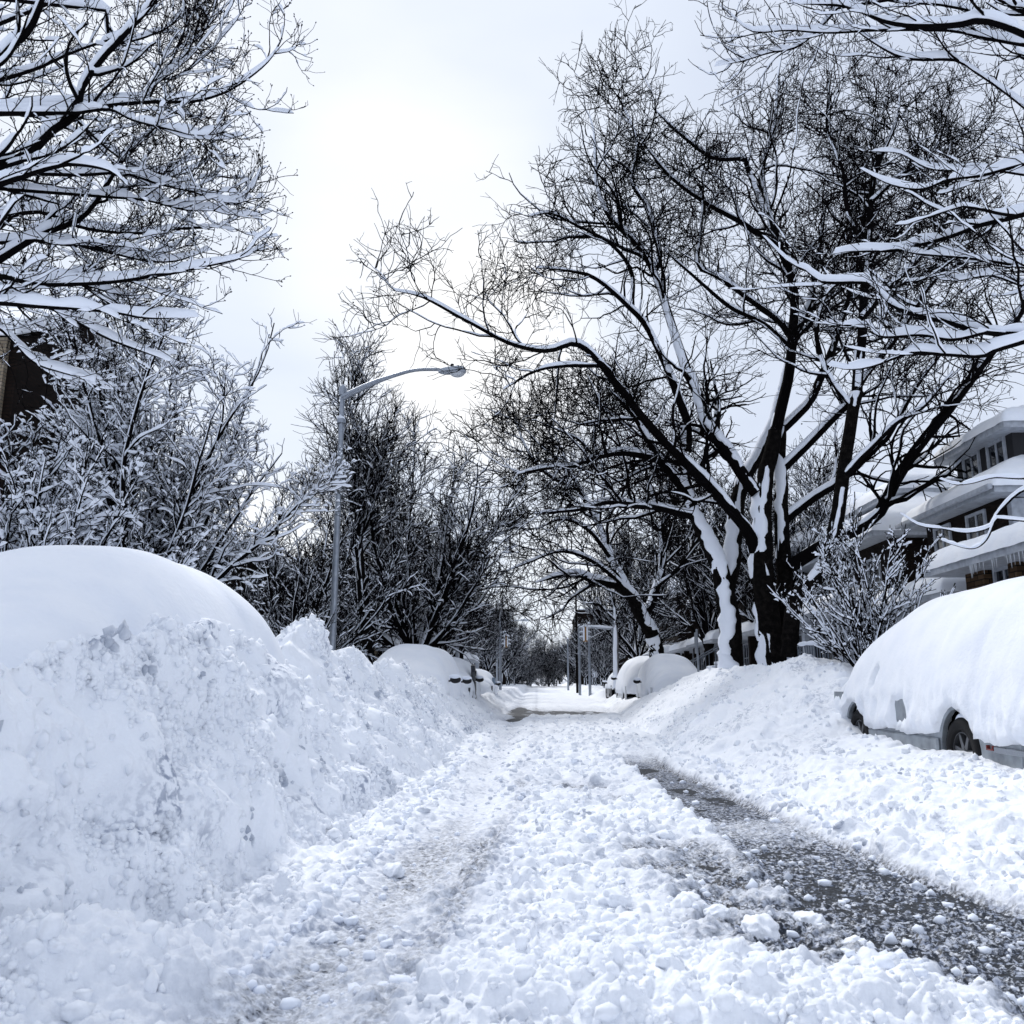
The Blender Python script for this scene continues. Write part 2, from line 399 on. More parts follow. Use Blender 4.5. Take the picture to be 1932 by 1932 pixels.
M_GROUND = bpy.data.materials.new('ground_snow'); M_GROUND.use_nodes = True
t = M_GROUND.node_tree; p = t.nodes['Principled BSDF']
c = N(t, 'ShaderNodeTexCoord'); at_ = N(t, 'ShaderNodeAttribute', attribute_name='slush')
n1 = N(t, 'ShaderNodeTexNoise'); n1.inputs['Scale'].default_value = 22; n1.inputs['Detail'].default_value = 6
n2 = N(t, 'ShaderNodeTexNoise'); n2.inputs['Scale'].default_value = 1.7; n2.inputs['Detail'].default_value = 8; n2.inputs['Roughness'].default_value = .62
n3 = N(t, 'ShaderNodeTexNoise'); n3.inputs['Scale'].default_value = 90; n3.inputs['Detail'].default_value = 4
for n in (n1, n2, n3): t.links.new(c.outputs['Object'], n.inputs['Vector'])
def mr_(inp, a, b, c_, d):
    r = N(t, 'ShaderNodeMapRange'); t.links.new(inp, r.inputs[0])
    for i, v in enumerate((a, b, c_, d)): r.inputs[i+1].default_value = v
    return r.outputs[0]
def mth(op, a, b):
    m = N(t, 'ShaderNodeMath', operation=op)
    for i, v in enumerate((a, b)):
        if isinstance(v, (int, float)): m.inputs[i].default_value = v
        else: t.links.new(v, m.inputs[i])
    return m.outputs[0]
# slush: wet grey grains; dirt: sparse grey patches in ploughed snow
n5 = N(t, 'ShaderNodeTexNoise'); n5.inputs['Scale'].default_value = 34; n5.inputs['Detail'].default_value = 5; n5.inputs['Roughness'].default_value = .7
mp5 = N(t, 'ShaderNodeMapping'); mp5.inputs['Scale'].default_value = (1, 1.35, 1); t.links.new(c.outputs['Object'], mp5.inputs[0]); t.links.new(mp5.outputs[0], n5.inputs['Vector'])
wet = mth('MULTIPLY', at_.outputs['Fac'], mr_(n1.outputs[0], .35, .6, .35, .9))
# soaked dark water between the grains where slush is deep in melt
soak = mth('MULTIPLY', mr_(at_.outputs['Fac'], .4, .95, 0, 1), mr_(n5.outputs[0], .43, .53, 0, 1))
soak = mth('MINIMUM', mth('ADD', soak, mth('MULTIPLY', mr_(at_.outputs['Fac'], .3, .8, 0, 1), mr_(n5.outputs[0], .58, .66, 0, .8))), 1.0)
at2 = N(t, 'ShaderNodeAttribute', attribute_name='dirt')
dirt = mth('MULTIPLY', mth('ADD', mth('MULTIPLY', at2.outputs['Fac'], .95), mr_(n2.outputs[0], .66, .74, 0, .25)), mr_(n1.outputs[0], .47, .60, .02, 1))
tot = mth('MINIMUM', mth('ADD', wet, dirt), 1.0)
mx = N(t, 'ShaderNodeMix', data_type='RGBA'); mx.inputs[6].default_value = (.885, .91, .955, 1); mx.inputs[7].default_value = (.26, .30, .40, 1)
t.links.new(tot, mx.inputs[0])
mx2 = N(t, 'ShaderNodeMix', data_type='RGBA'); t.links.new(soak, mx2.inputs[0]); t.links.new(mx.outputs[2], mx2.inputs[6]); mx2.inputs[7].default_value = (.018, .023, .034, 1)
t.links.new(mx2.outputs[2], p.inputs['Base Color'])
t.links.new(mr_(at_.outputs['Fac'], 0, 1, .8, .45), p.inputs['Roughness'])
p.inputs['Specular IOR Level'].default_value = .25
bb = N(t, 'ShaderNodeBump'); bb.inputs['Distance'].default_value = .011; bb.inputs['Strength'].default_value = 1
n4 = N(t, 'ShaderNodeTexNoise'); n4.inputs['Scale'].default_value = 6; n4.inputs['Detail'].default_value = 3; t.links.new(c.outputs['Object'], n4.inputs['Vector'])
t.links.new(mth('ADD', mth('ADD', n1.outputs[0], mth('MULTIPLY', n4.outputs[0], 1.6)), mth('MULTIPLY', n3.outputs[0], .3)), bb.inputs['Height']); t.links.new(bb.outputs[0], p.inputs['Normal'])
g = mesh_np('snow_ground', V, Fq, M_GROUND); g['kind'] = 'structure'
a = g.data.attributes.new('dirt', 'FLOAT', 'POINT'); a.data.foreach_set('value', DT.astype(np.float32).ravel())
a = g.data.attributes.new('slush', 'FLOAT', 'POINT'); a.data.foreach_set('value', SL.astype(np.float32).ravel())

M_ROAD = mat('wet_asphalt', (.008, .010, .014), .6, .22, noise=(38, (.05, .06, .078), .47, .62), bump=(45, .015))
bm = bmesh.new()
vs = [bm.verts.new(v) for v in ((-5, -6, 0), (7, -6, 0), (7, 52, 0), (-5, 52, 0))]; bm.faces.new(vs)
ro = bobj('road', bm, M_ROAD); ro['kind'] = 'structure'
def gz(x, y):
    z, r, _, _ = ground(np.array([[float(x)]]), np.array([[float(y)]])); return float(z[0, 0]+r[0, 0])

# crumbs of snow strewn over the ruts: nobody could count them
def ico(sub=1):
    bm = bmesh.new(); bmesh.ops.create_icosphere(bm, subdivisions=sub, radius=1)
    v = np.array([q.co[:] for q in bm.verts]); f = np.array([[w.index for w in q.verts] for q in bm.faces]); bm.free(); return v, f
iv, ifc = ico(1)
cnt = 1100
cy_ = 3.1+rng.random(cnt)**1.6*9; cx_ = (rng.random(cnt)*1.25-.6)*cy_*.9
cx_ = np.clip(cx_, -1.1, 2.1)
cz_, crl_, csl, _ = ground(cx_, cy_); cz_ = cz_+crl_
cr_ = .006+.022*rng.random(cnt)**3*(1+.2*cy_/4)
Vc = iv[None]*cr_[:, None, None]*(1+.35*rng.random((cnt, 1, 3)))*(1+.25*rng.standard_normal((cnt, len(iv), 1)))
Vc[..., 2] *= .75
Vc = Vc+np.stack([cx_, cy_, np.maximum(cz_, .0)+cr_*.3], -1)[:, None]
Fc = (ifc[None]+np.arange(cnt)[:, None, None]*len(iv)).reshape(-1, 3)
tag(mesh_np('snow_crumbs', Vc.reshape(-1, 3), Fc, M_SNOWB), 'small loose crumbs of snow strewn over the ruts', 'snow crumbs', kind='stuff')

# crumbled clods covering the ploughed banks and the churned middle of the road
Vg = V.reshape(nr, nc, 3)
ar = np.zeros((nr, nc)); e1 = Vg[1:, :-1]-Vg[:-1, :-1]; e2 = Vg[:-1, 1:]-Vg[:-1, :-1]; cr3 = np.cross(e2, e1)
ar[:-1, :-1] = np.linalg.norm(cr3, axis=2)
nz_ = np.zeros((nr, nc, 3)); nz_[:-1, :-1] = cr3/np.maximum(ar[:-1, :-1, None], 1e-9)
wgt = ar/np.maximum(Y, 2.2)**1.7*((Y > 1.6) & (Y < 26) & (np.abs(X) < np.minimum(.7*Y+.6, 6.5)))
patch = sstep(-.25, .35, fbm(X*1.3, Y*1.0+Z, 131, 3))
wgt = wgt*np.where(X < -1.2, 1.0*(.15+patch), np.where(X > 2.2, .30*(.1+patch), .35))*(1-np.clip(SL*2.2, 0, .98))
wgt = wgt*np.where((X < -2.3) & (Y > 3.6) & (Y < 8.2), 0, 1)*np.where((X > 3.9) & (Y < 13), 0, 1)
wf = (wgt/wgt.sum()).ravel()
cnt = 15000
pk = rng.choice(nr*nc, cnt, p=wf)
Pk = Vg.reshape(-1, 3)[pk]; Nk = nz_.reshape(-1, 3)[pk]
rk = (.007+.0016*np.minimum(Pk[:, 1], 12))*(.7+.6*rng.random(cnt))+.024*rng.random(cnt)**7
Vc = iv[None]*rk[:, None, None]*(.75+.6*rng.random((cnt, 1, 3)))*(1+.22*rng.standard_normal((cnt, len(iv), 1)))
Vc = Vc+(Pk+Nk*rk[:, None]*.15)[:, None]
Fc = (ifc[None]+np.arange(cnt)[:, None, None]*len(iv)).reshape(-1, 3)
M_CLOD = mat('crumbled_snow', (.885, .91, .955), .8, .15, noise=(2.4, (.42, .46, .54), .56, .70), bump=(60, .004))
tag(mesh_np('snow_clods', Vc.reshape(-1, 3), Fc, M_CLOD), 'crumbled lumps of ploughed snow covering the banks and the road middle', 'snow clods', kind='stuff')

def gp(px, py, z=.06):
    d = ray(px, py); k = (z-EYE[2])/d[2]; return float(d[0]*k), float(d[1]*k)
def snow_chunk(px, py, r, label, flat=.6, seed=0, group='loose snow chunks lying on the road'):
    x, y = gp(px, py); z = max(gz(x, y), 0)
    v, f = ico(4)
    q = np.random.default_rng(seed)
    s1 = q.random(3)*9
    d = 1+.28*fbm(v[:, 0]*1.6+s1[0], v[:, 1]*1.6+v[:, 2]*1.3+s1[1], seed+3, 4)+.07*fbm(v[:, 0]*7+s1[2], v[:, 2]*7+v[:, 1]*4, seed+5, 3)
    v = v*d[:, None]*np.array([r*1.25, r*.95, r*flat])
    v[:, 2] = np.maximum(v[:, 2], -r*flat*.45)
    o = mesh_np('snow_chunk', v, f, M_SNOW); o.location = (x, y, z+r*flat*.3); o.rotation_euler = (0, 0, s1[0])
    tag(o, label, 'snow chunk', group)

snow_chunk(1432, 1748, .085, 'large undercut block of snow on the bare patch beside the right rut', .75, 1)
snow_chunk(1500, 1782, .04, 'small smooth oval snow lump just right of the large undercut block', .5, 2)
snow_chunk(1352, 1718, .062, 'flattish snow lump behind and left of the large undercut block', .6, 3)
snow_chunk(1528, 1718, .06, 'greyish snow lump above the edge of the right rut, farther than the undercut block', .6, 4)
snow_chunk(1612, 1762, .05, 'pale snow lump straddling the near edge of the right rut', .5, 5)
snow_chunk(1300, 1690, .06, 'rounded snow lump at the far left end of the streaky bare patch', .55, 6)
snow_chunk(1160, 1720, .07, 'round snow ball in the middle of the near foreground snow', .7, 7)
snow_chunk(1255, 1572, .06, 'white snow lump on the far edge of the streaky bare patch', .6, 8)
snow_chunk(1395, 1466, .05, 'low snow lump at the far end of the bare asphalt on the right', .5, 9)
snow_chunk(1062, 1640, .07, 'broad snow lump between the two ruts in the middle distance', .6, 10)
snow_chunk(616, 1772, .045, 'grey rounded lump of dirty ice lying in the left rut', .6, 11)
snow_chunk(742, 1645, .06, 'squarish chunk of pressed snow with a ridged face in the left rut', .8, 12)

# ------------------------------------------------------------------ bare snow-laden trees
WIND = np.array([-.55, -.5, .75])          # side of the stems the storm plastered
def norm(v): return v/(np.linalg.norm(v, axis=-1, keepdims=True)+1e-9)
def spawn(P, Rr, n, q, ang=(35, 70), length=(.5, 1.0), t0=.15, t1=1.0, N_=7, wig=.25, up=.15, rr=(.35, .6), tip=.3, pull=None, minr=.004, flat=0.0, lpow=.5, grav=0.0):
    """n child branches spread over the parents P (weighted by parent length)"""
    B, Nn, _ = P.shape
    L = np.linalg.norm(np.diff(P, axis=1), axis=2).sum(1)
    wt = L/np.sqrt(np.maximum(Rr[:, 0], .004)); par = q.choice(B, n, p=wt/wt.sum())
    tt = t0+(t1-t0)*q.random(n)
    s_ = tt*(Nn-1); i = np.minimum(s_.astype(int), Nn-2); f = (s_-i)[:, None]
    p0 = P[par, i]*(1-f)+P[par, i+1]*f
    T = norm(P[par, i+1]-P[par, i])
    r0 = Rr[par, i]*(1-f[:, 0])+Rr[par, i+1]*f[:, 0]
    rand = q.standard_normal((n, 3)); rand[:, 2] *= (1-flat)
    side = norm(rand-(rand*T).sum(1, keepdims=True)*T)
    a = np.radians(q.uniform(*ang, n))[:, None]
    d = norm(T*np.cos(a)+side*np.sin(a)+np.array([0, 0, up])+(0 if pull is None else np.asarray(pull)))
    Ls = q.uniform(*length, n)*np.power(np.clip(1.15-tt, .15, 1), lpow)*np.power(np.clip(L[par]/np.median(L), .35, 2.5), .35)
    step = (Ls/(N_-1))[:, None]
    pts = [p0]; 
    for k in range(N_-1):
        d = norm(d+q.standard_normal((n, 3))*wig+np.array([0, 0, up*.35-grav]))
        pts.append(pts[-1]+d*step)
    Pc = np.stack(pts, 1)
    rb = np.maximum(r0*q.uniform(*rr, n), minr)
    rc = rb[:, None]*np.linspace(1, tip, N_)[None]
    return Pc, np.maximum(rc, minr*.6)
def snow_on(acc, P, Rr, q, amt=1.0, base=.01, cover=.75, K=6, mult=2, plaster=.5, maxh=.2, wid=.42, keep=1.0, nlow=3, fin=.2, rag=0.0):
    """caps of snow lying along branches P; higher on level wood, plastered on the windward side of upright wood"""
    if keep < 1:
        m = q.random(len(P)) < keep; P = P[m]; Rr = Rr[m]
    if len(P) == 0: return
    B, Nn, _ = P.shape; M = Nn*mult-1
    Q = resample(P, M); r = resample(Rr[..., None], M)[..., 0]
    T = frames(Q)
    hz = np.sqrt(np.clip(1-T[..., 2]**2, 0, 1))
    o = np.array([0, 0, 1.0])*(hz[..., None]**.7)+WIND*(1.02-hz[..., None])*1.3
    o = norm(o-(o*T).sum(-1, keepdims=True)*T)
    # smooth random profile
    nz = q.random((B, max(3, M//nlow+2))); nz = resample(nz[..., None], M)[..., 0]
    fine = q.random((B, M))
    prof = sstep(1-cover-.12, 1-cover+.25, nz*(1-fin)+fin*fine)
    prof[:, 0] *= .5; prof[:, -1] = 0
    h = (base+r*.9)*amt*(np.clip(hz, 0, 1)**1.8+plaster*(1-hz)*np.clip(r/.04, .0, 1))*prof*(.65+.7*nz)
    h = np.minimum(h, maxh)
    thin = h < .15*(base+r*.5)*amt
    h = np.where(thin, 0, h)
    a = np.where(h > 0, r*.97+h*wid, r*.25); bx = np.where(h > 0, h*.5+r*.30, r*.2)
    Cc = Q+o*(r*.45+h*.42)[..., None]
    S = norm(np.cross(T, o))
    if rag:
        vert = (1-hz)+.35
        def sm():
            w_ = q.random((B, M+4)); w_ = (w_[:, :-4]+2*w_[:, 1:-3]+3*w_[:, 2:-2]+2*w_[:, 3:-1]+w_[:, 4:])/9
            l_ = resample(q.random((B, max(M//11, 3)))[..., None], M)[..., 0]; return .5*w_+.5*l_
        a = a*(1-rag*vert*np.clip(sm()*2.2-.6, 0, 1)); Cc = Cc+S*(r*rag*vert*(sm()-.5)*2.2)[..., None]
    ang = np.arange(K)*2*np.pi/K+np.pi/2
    Vv = Cc[:, :, None]+S[:, :, None]*(np.cos(ang)[None, None, :]*a[..., None])[..., None]+o[:, :, None]*(np.sin(ang)[None, None, :]*bx[..., None])[..., None]
    acc.add((Vv.reshape(-1, 3), tube_faces(B, M, K)))
def limb_world(pts, Y0, Y1, w0, w1, n=22, q=None, wob=.0):
    """a limb read off the photograph: picture points, depth at both ends (m), thickness at both ends (picture px)"""
    m = len(pts)
    Ys = [Y0+(Y1-Y0)*i/(m-1) for i in range(m)]
    W = np.array([at(a, b, y) for (a, b), y in zip(pts, Ys)])
    P = catmull(W, n)
    D = np.linspace(Y0, Y1, n)
    r = np.linspace(w0, w1, n)*D/1600/2
    if w1 < 9: r[-4:] *= np.array([.85, .65, .45, .25])
    if q is not None and wob:
        w_ = q.standard_normal((n, 3)); w_[1:-1] = (w_[:-2]+w_[1:-1]+w_[2:])/3
        P[1:] += w_[1:]*wob*r[1:, None]
    return P, r
def pack(lst):
    return np.stack([a for a, b in lst]), np.stack([b for a, b in lst])
def buds(acc, P, q, frac=.5, r=.012):
    """swollen buds at the twig tips"""
    m = q.random(len(P)) < frac; E = P[m, -1]; D = norm(P[m, -1]-P[m, -2])
    Q = np.stack([E, E+D*r*1.2, E+D*r*2.6], 1); rr = np.array([[.25, 1, .15]])*r*np.ones((len(E), 1))
    acc.add(tubes(Q, rr, 4))
def balls(q, P, n, r, parent, name='seed_balls'):
    """hanging round seed heads of the plane trees"""
    v, f = ico(1); k = q.choice(len(P), n); j = q.integers(1, P.shape[1], n)
    c_ = P[k, j]-np.array([0, 0, .07])
    Vv = v[None]*r+c_[:, None]; Ff = (f[None]+np.arange(n)[:, None, None]*len(v)).reshape(-1, 3)
    o = mesh_np(name, Vv.reshape(-1, 3), Ff, M_BARKF, parent); o['kind'] = 'stuff'; return o

def to_local(o, loc):
    me = o.data; n = len(me.vertices); co = np.empty(n*3, np.float32); me.vertices.foreach_get('co', co)
    co = co.reshape(-1, 3)-np.array(loc, np.float32); me.vertices.foreach_set('co', co.ravel()); me.update()
def make_tree(name, label, base, trunk, crown, snow, group=None, bark=M_BARK, extra=None):
    """trunk/crown/snow accumulators hold world coordinates; re-rooted at the base"""
    root = thing(name, label, 'tree' if 'bush' not in name and 'shrub' not in name else 'shrub', base, group=group)
    outp = []
    for a_, nm_, m_ in ((trunk, 'trunk' if 'bush' not in name and 'shrub' not in name else 'stems', bark), (crown, 'crown', M_BARKF), (snow, 'snow_cover', M_SNOWB)):
        o = a_.build(nm_, m_, root) if a_ else None
        if o: to_local(o, base); outp.append(o)
    return root

# ---- the two big plane trees on the right
def plane_tree(name, label, base_px, Yb, limbs, q, n1=60, n2=420, n3=1900, n4=5200, snow_amt=1.0, sc_=1.0, group=None, nb=260, plas=.3, cov=.93):
    tr, crw, sn = Acc(), Acc(), Acc()
    P0, R0 = pack([limb_world(*l[:5], n=26, q=q, wob=.12) for l in limbs])
    n_tr = sum(1 for l in limbs if l[5] == 't')
    mask = np.array([l[5] == 't' for l in limbs])
    tr.add(tubes(P0[mask], R0[mask], 12))
    crw.add(tubes(P0[~mask], R0[~mask], 9))
    snow_on(sn, P0, R0, q, amt=.85*snow_amt, base=.07, cover=cov, K=10, mult=5, plaster=plas, maxh=.3, wid=.14, nlow=30, fin=0.0, rag=.34)
    src = [(P0[i], R0[i]) for i in range(len(limbs)) if limbs[i][5] != 't']
    Ps, Rs = pack(src)
    s_ = sc_
    P1, R1 = spawn(Ps, Rs, n1, q, (30, 75), (1.8*s_, 4.4*s_), .2, 1, 12, .17, .09, (.35, .6), .3, minr=.014*s_)
    P2, R2 = spawn(np.concatenate([P1, resample(Ps, 12)]), np.concatenate([R1, resample(Rs[..., None], 12)[..., 0]*.6]), n2, q, (30, 75), (1.0*s_, 2.4*s_), .2, 1, 10, .19, .07, (.4, .7), .35, minr=.014*s_)
    P3, R3 = spawn(P2, R2, n3, q, (30, 80), (.5*s_, 1.2*s_), .15, 1, 6, .20, .07, (.45, .8), .5, minr=.0105*s_)
    P4, R4 = spawn(P3, R3, n4, q, (30, 80), (.2*s_, .48*s_), .1, 1, 4, .18, .08, (.5, .8), .6, minr=.0073*s_)
    crw.add(tubes(P1, R1, 6)); crw.add(tubes(P2, R2, 4)); crw.add(tubes(P3, R3, 3)); crw.add(tubes(P4, R4, 3))
    snow_on(sn, P1, R1, q, .8*snow_amt, .025, .72, 6, 2, .1, .09, .2)
    snow_on(sn, P2, R2, q, .5*snow_amt, .012, .35, 4, 1, 0, .05, .2, keep=.35)
    b = at(*base_px, Yb); b = np.array([b[0], b[1], .2])
    root = make_tree(name, label, b, tr, crw, sn, group)
    if nb: to_local(balls(q, P4, nb, .022*s_, root), b)
    return root

q = np.random.default_rng(21)
limbsA = [
 ([(1384, 1330), (1380, 1248), (1374, 1158), (1362, 1090), (1344, 1040), (1323, 995), (1305, 957)], 23, 22.6, 50, 25, 't'),
 ([(1368, 1110), (1382, 1050), (1390, 963), (1404, 905), (1432, 855), (1458, 800), (1476, 740)], 23, 24.5, 38, 16, 't'),
 ([(1305, 957), (1291, 924), (1243, 866), (1227, 836), (1195, 783), (1150, 735)], 22.6, 22, 22, 7, 'l'),
 ([(1243, 866), (1174, 855), (1120, 865), (1078, 881), (1027, 884), (974, 895)], 22.4, 20.5, 14, 5, 'l'),
 ([(1310, 975), (1227, 956), (1147, 948), (1094, 961), (1008, 969)], 22.6, 21, 15, 5, 'l'),
 ([(1300, 940), (1297, 905), (1286, 850), (1293, 800), (1289, 760)], 22.6, 23.5, 12, 6, 'l'),
 ([(1476, 740), (1500, 640), (1530, 560), (1545, 470), (1560, 380)], 24.5, 25.5, 18, 6, 'l'),
]
plane_tree('plane_tree', 'big bare tree with white plastered forking trunk standing behind the right snow bank', (1380, 1248), 23, limbsA, q, 50, 380, 1700, 3200, plas=.42, cov=1.0)
limbsB = [
 ([(1462, 1330), (1455, 1242), (1444, 1120), (1437, 1008), (1440, 933), (1448, 880), (1464, 813)], 22, 22.5, 56, 26, 't'),
 ([(1492, 1330), (1486, 1230), (1481, 1128), (1475, 1008), (1472, 918), (1470, 850), (1474, 807)], 22.4, 23, 38, 22, 't'),
 ([(1425, 1040), (1404, 993), (1344, 924), (1299, 879), (1269, 849), (1224, 801), (1180, 745), (1155, 715)], 22.2, 20.5, 24, 14, 'l'),
 ([(1155, 715), (1113, 664), (1080, 648), (1032, 662), (966, 649), (880, 605), (800, 562), (740, 548)], 20.5, 18.5, 13, 4, 'l'),
 ([(1130, 690), (1070, 690), (1010, 700), (950, 735)], 20.3, 19, 9, 4, 'l'),
 ([(1428, 930), (1400, 893), (1380, 861), (1338, 807), (1314, 738), (1296, 700)], 22.3, 22, 25, 20, 'l'),
 ([(1296, 700), (1259, 587), (1234, 513), (1201, 462), (1149, 407), (1127, 348), (1124, 300), (1118, 235), (1091, 183)], 22, 21, 20, 3.5, 'l'),
 ([(1234, 513), (1245, 484), (1234, 422), (1219, 385), (1193, 345), (1201, 293), (1199, 253), (1164, 180), (1135, 150)], 21.8, 21, 13, 3, 'l'),
 ([(1296, 852), (1296, 798), (1284, 762), (1266, 714), (1223, 623), (1186, 579), (1127, 528), (1087, 513), (1010, 505)], 22.6, 20.5, 18, 5, 'l'),
 ([(1193, 576), (1190, 510), (1149, 458), (1087, 425), (1039, 403), (1000, 408)], 21.5, 20.5, 10, 3.5, 'l'),
 ([(1464, 813), (1479, 753), (1490, 700), (1496, 620), (1498, 550), (1479, 488), (1461, 440), (1443, 367), (1439, 312), (1461, 238), (1468, 147), (1479, 84)], 22.5, 23.5, 23, 4.5, 'l'),
 ([(1443, 403), (1410, 315), (1399, 301), (1344, 297), (1278, 249), (1230, 202)], 23, 21.5, 13, 3.5, 'l'),
 ([(1464, 452), (1430, 440), (1400, 420), (1333, 385), (1278, 345), (1248, 315), (1201, 253)], 23, 21.5, 13, 3.5, 'l'),
 ([(1499, 640), (1462, 600), (1413, 565), (1351, 520), (1318, 502), (1322, 440), (1325, 367), (1300, 320)], 23, 22, 13, 4, 'l'),
 ([(1494, 660), (1440, 610), (1377, 579), (1296, 510), (1250, 470)], 23, 22, 12, 4, 'l'),
 ([(1474, 812), (1524, 762), (1542, 726), (1570, 660), (1600, 560), (1622, 460), (1640, 360), (1650, 270), (1600, 180)], 23, 24.5, 18, 4, 'l'),
 ([(1472, 890), (1524, 840), (1569, 792), (1605, 756), (1640, 700), (1690, 640), (1740, 560), (1800, 480), (1840, 400)], 22.8, 21, 17, 5, 'l'),
 ([(1478, 985), (1530, 945), (1580, 912), (1659, 840), (1682, 813), (1733, 723), (1800, 640)], 22.8, 21.5, 17, 5, 'l'),
 ([(1490, 1070), (1554, 1029), (1650, 978), (1690, 905), (1734, 840), (1800, 760), (1850, 690), (1905, 620), (1960, 530), (2010, 430)], 22.4, 20, 26, 12, 'l'),
 ([(1712, 610), (1690, 540), (1720, 400), (1730, 300), (1700, 220)], 22, 22, 8, 3, 'l'),
]
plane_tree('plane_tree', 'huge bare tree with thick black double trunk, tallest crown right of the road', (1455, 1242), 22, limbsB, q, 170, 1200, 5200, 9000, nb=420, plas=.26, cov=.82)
limbsC = [
 ([(1488, 1240), (1500, 1130), (1541, 1092), (1562, 1053), (1577, 978), (1590, 903), (1605, 798), (1617, 738)], 20.6, 20.5, 32, 22, 't'),
 ([(1617, 738), (1625, 640), (1632, 540), (1640, 440), (1650, 330), (1690, 230), (1700, 150)], 20.5, 22, 21, 5, 'l'),
 ([(1590, 900), (1640, 850), (1690, 800), (1740, 770), (1800, 700)], 20.5, 19, 12, 4, 'l'),
 ([(1610, 770), (1560, 700), (1540, 620), (1560, 540), (1540, 460)], 20.5, 21.5, 12, 4, 'l'),
 ([(1628, 600), (1680, 540), (1750, 470), (1800, 380), (1830, 300)], 20.8, 20.5, 13, 4, 'l'),
 ([(1636, 480), (1600, 400), (1590, 320), (1560, 240), (1570, 130)], 21, 22, 10, 3.5, 'l'),
 ([(1645, 380), (1700, 330), (1760, 290), (1790, 210)], 21.3, 21.3, 9, 3, 'l'),
]
plane_tree('plane_tree', 'leaning bare tree with black trunk right of the double trunk, behind the snowy bush', (1488, 1242), 20.6, limbsC, q, 50, 400, 1500, 2600, nb=160, plas=.10, cov=.7)
limbsD = [
 ([(1246, 1330), (1241, 1241), (1228, 1190), (1203, 1150), (1190, 1124), (1164, 1105)], 36, 35, 34, 20, 't'),
 ([(1164, 1105), (1118, 1095), (1089, 1084), (1054, 1087), (1010, 1100)], 35, 32, 16, 4, 'l'),
 ([(1208, 1160), (1228, 1143), (1236, 1116), (1250, 1070), (1248, 1000), (1262, 930), (1240, 850)], 36, 37, 18, 5, 'l'),
 ([(1196, 1135), (1169, 1087), (1158, 1063), (1130, 990), (1092, 920), (1060, 850), (1040, 800)], 35.5, 35, 20, 4, 'l'),
 ([(1150, 1050), (1110, 1000), (1060, 980), (1010, 1000)], 35, 33, 9, 3, 'l'),
 ([(1130, 985), (1140, 900), (1120, 820), (1150, 740)], 35, 36, 9, 3, 'l'),
 ([(1236, 1110), (1290, 1060), (1320, 1000), (1340, 930)], 36, 37, 9, 3, 'l'),
 ([(1180, 1110), (1120, 1060), (1060, 1040), (1000, 1060), (950, 1080)], 35, 32, 9, 3, 'l'),
 ([(1095, 925), (1040, 900), (1000, 860), (970, 790)], 35, 34, 8, 3, 'l'),
]
plane_tree('plane_tree', 'bare tree leaning left over the road behind the snowed-in van', (1241, 1241), 36, limbsD, q, 80, 600, 2400, 4000, sc_=1.35, nb=0)

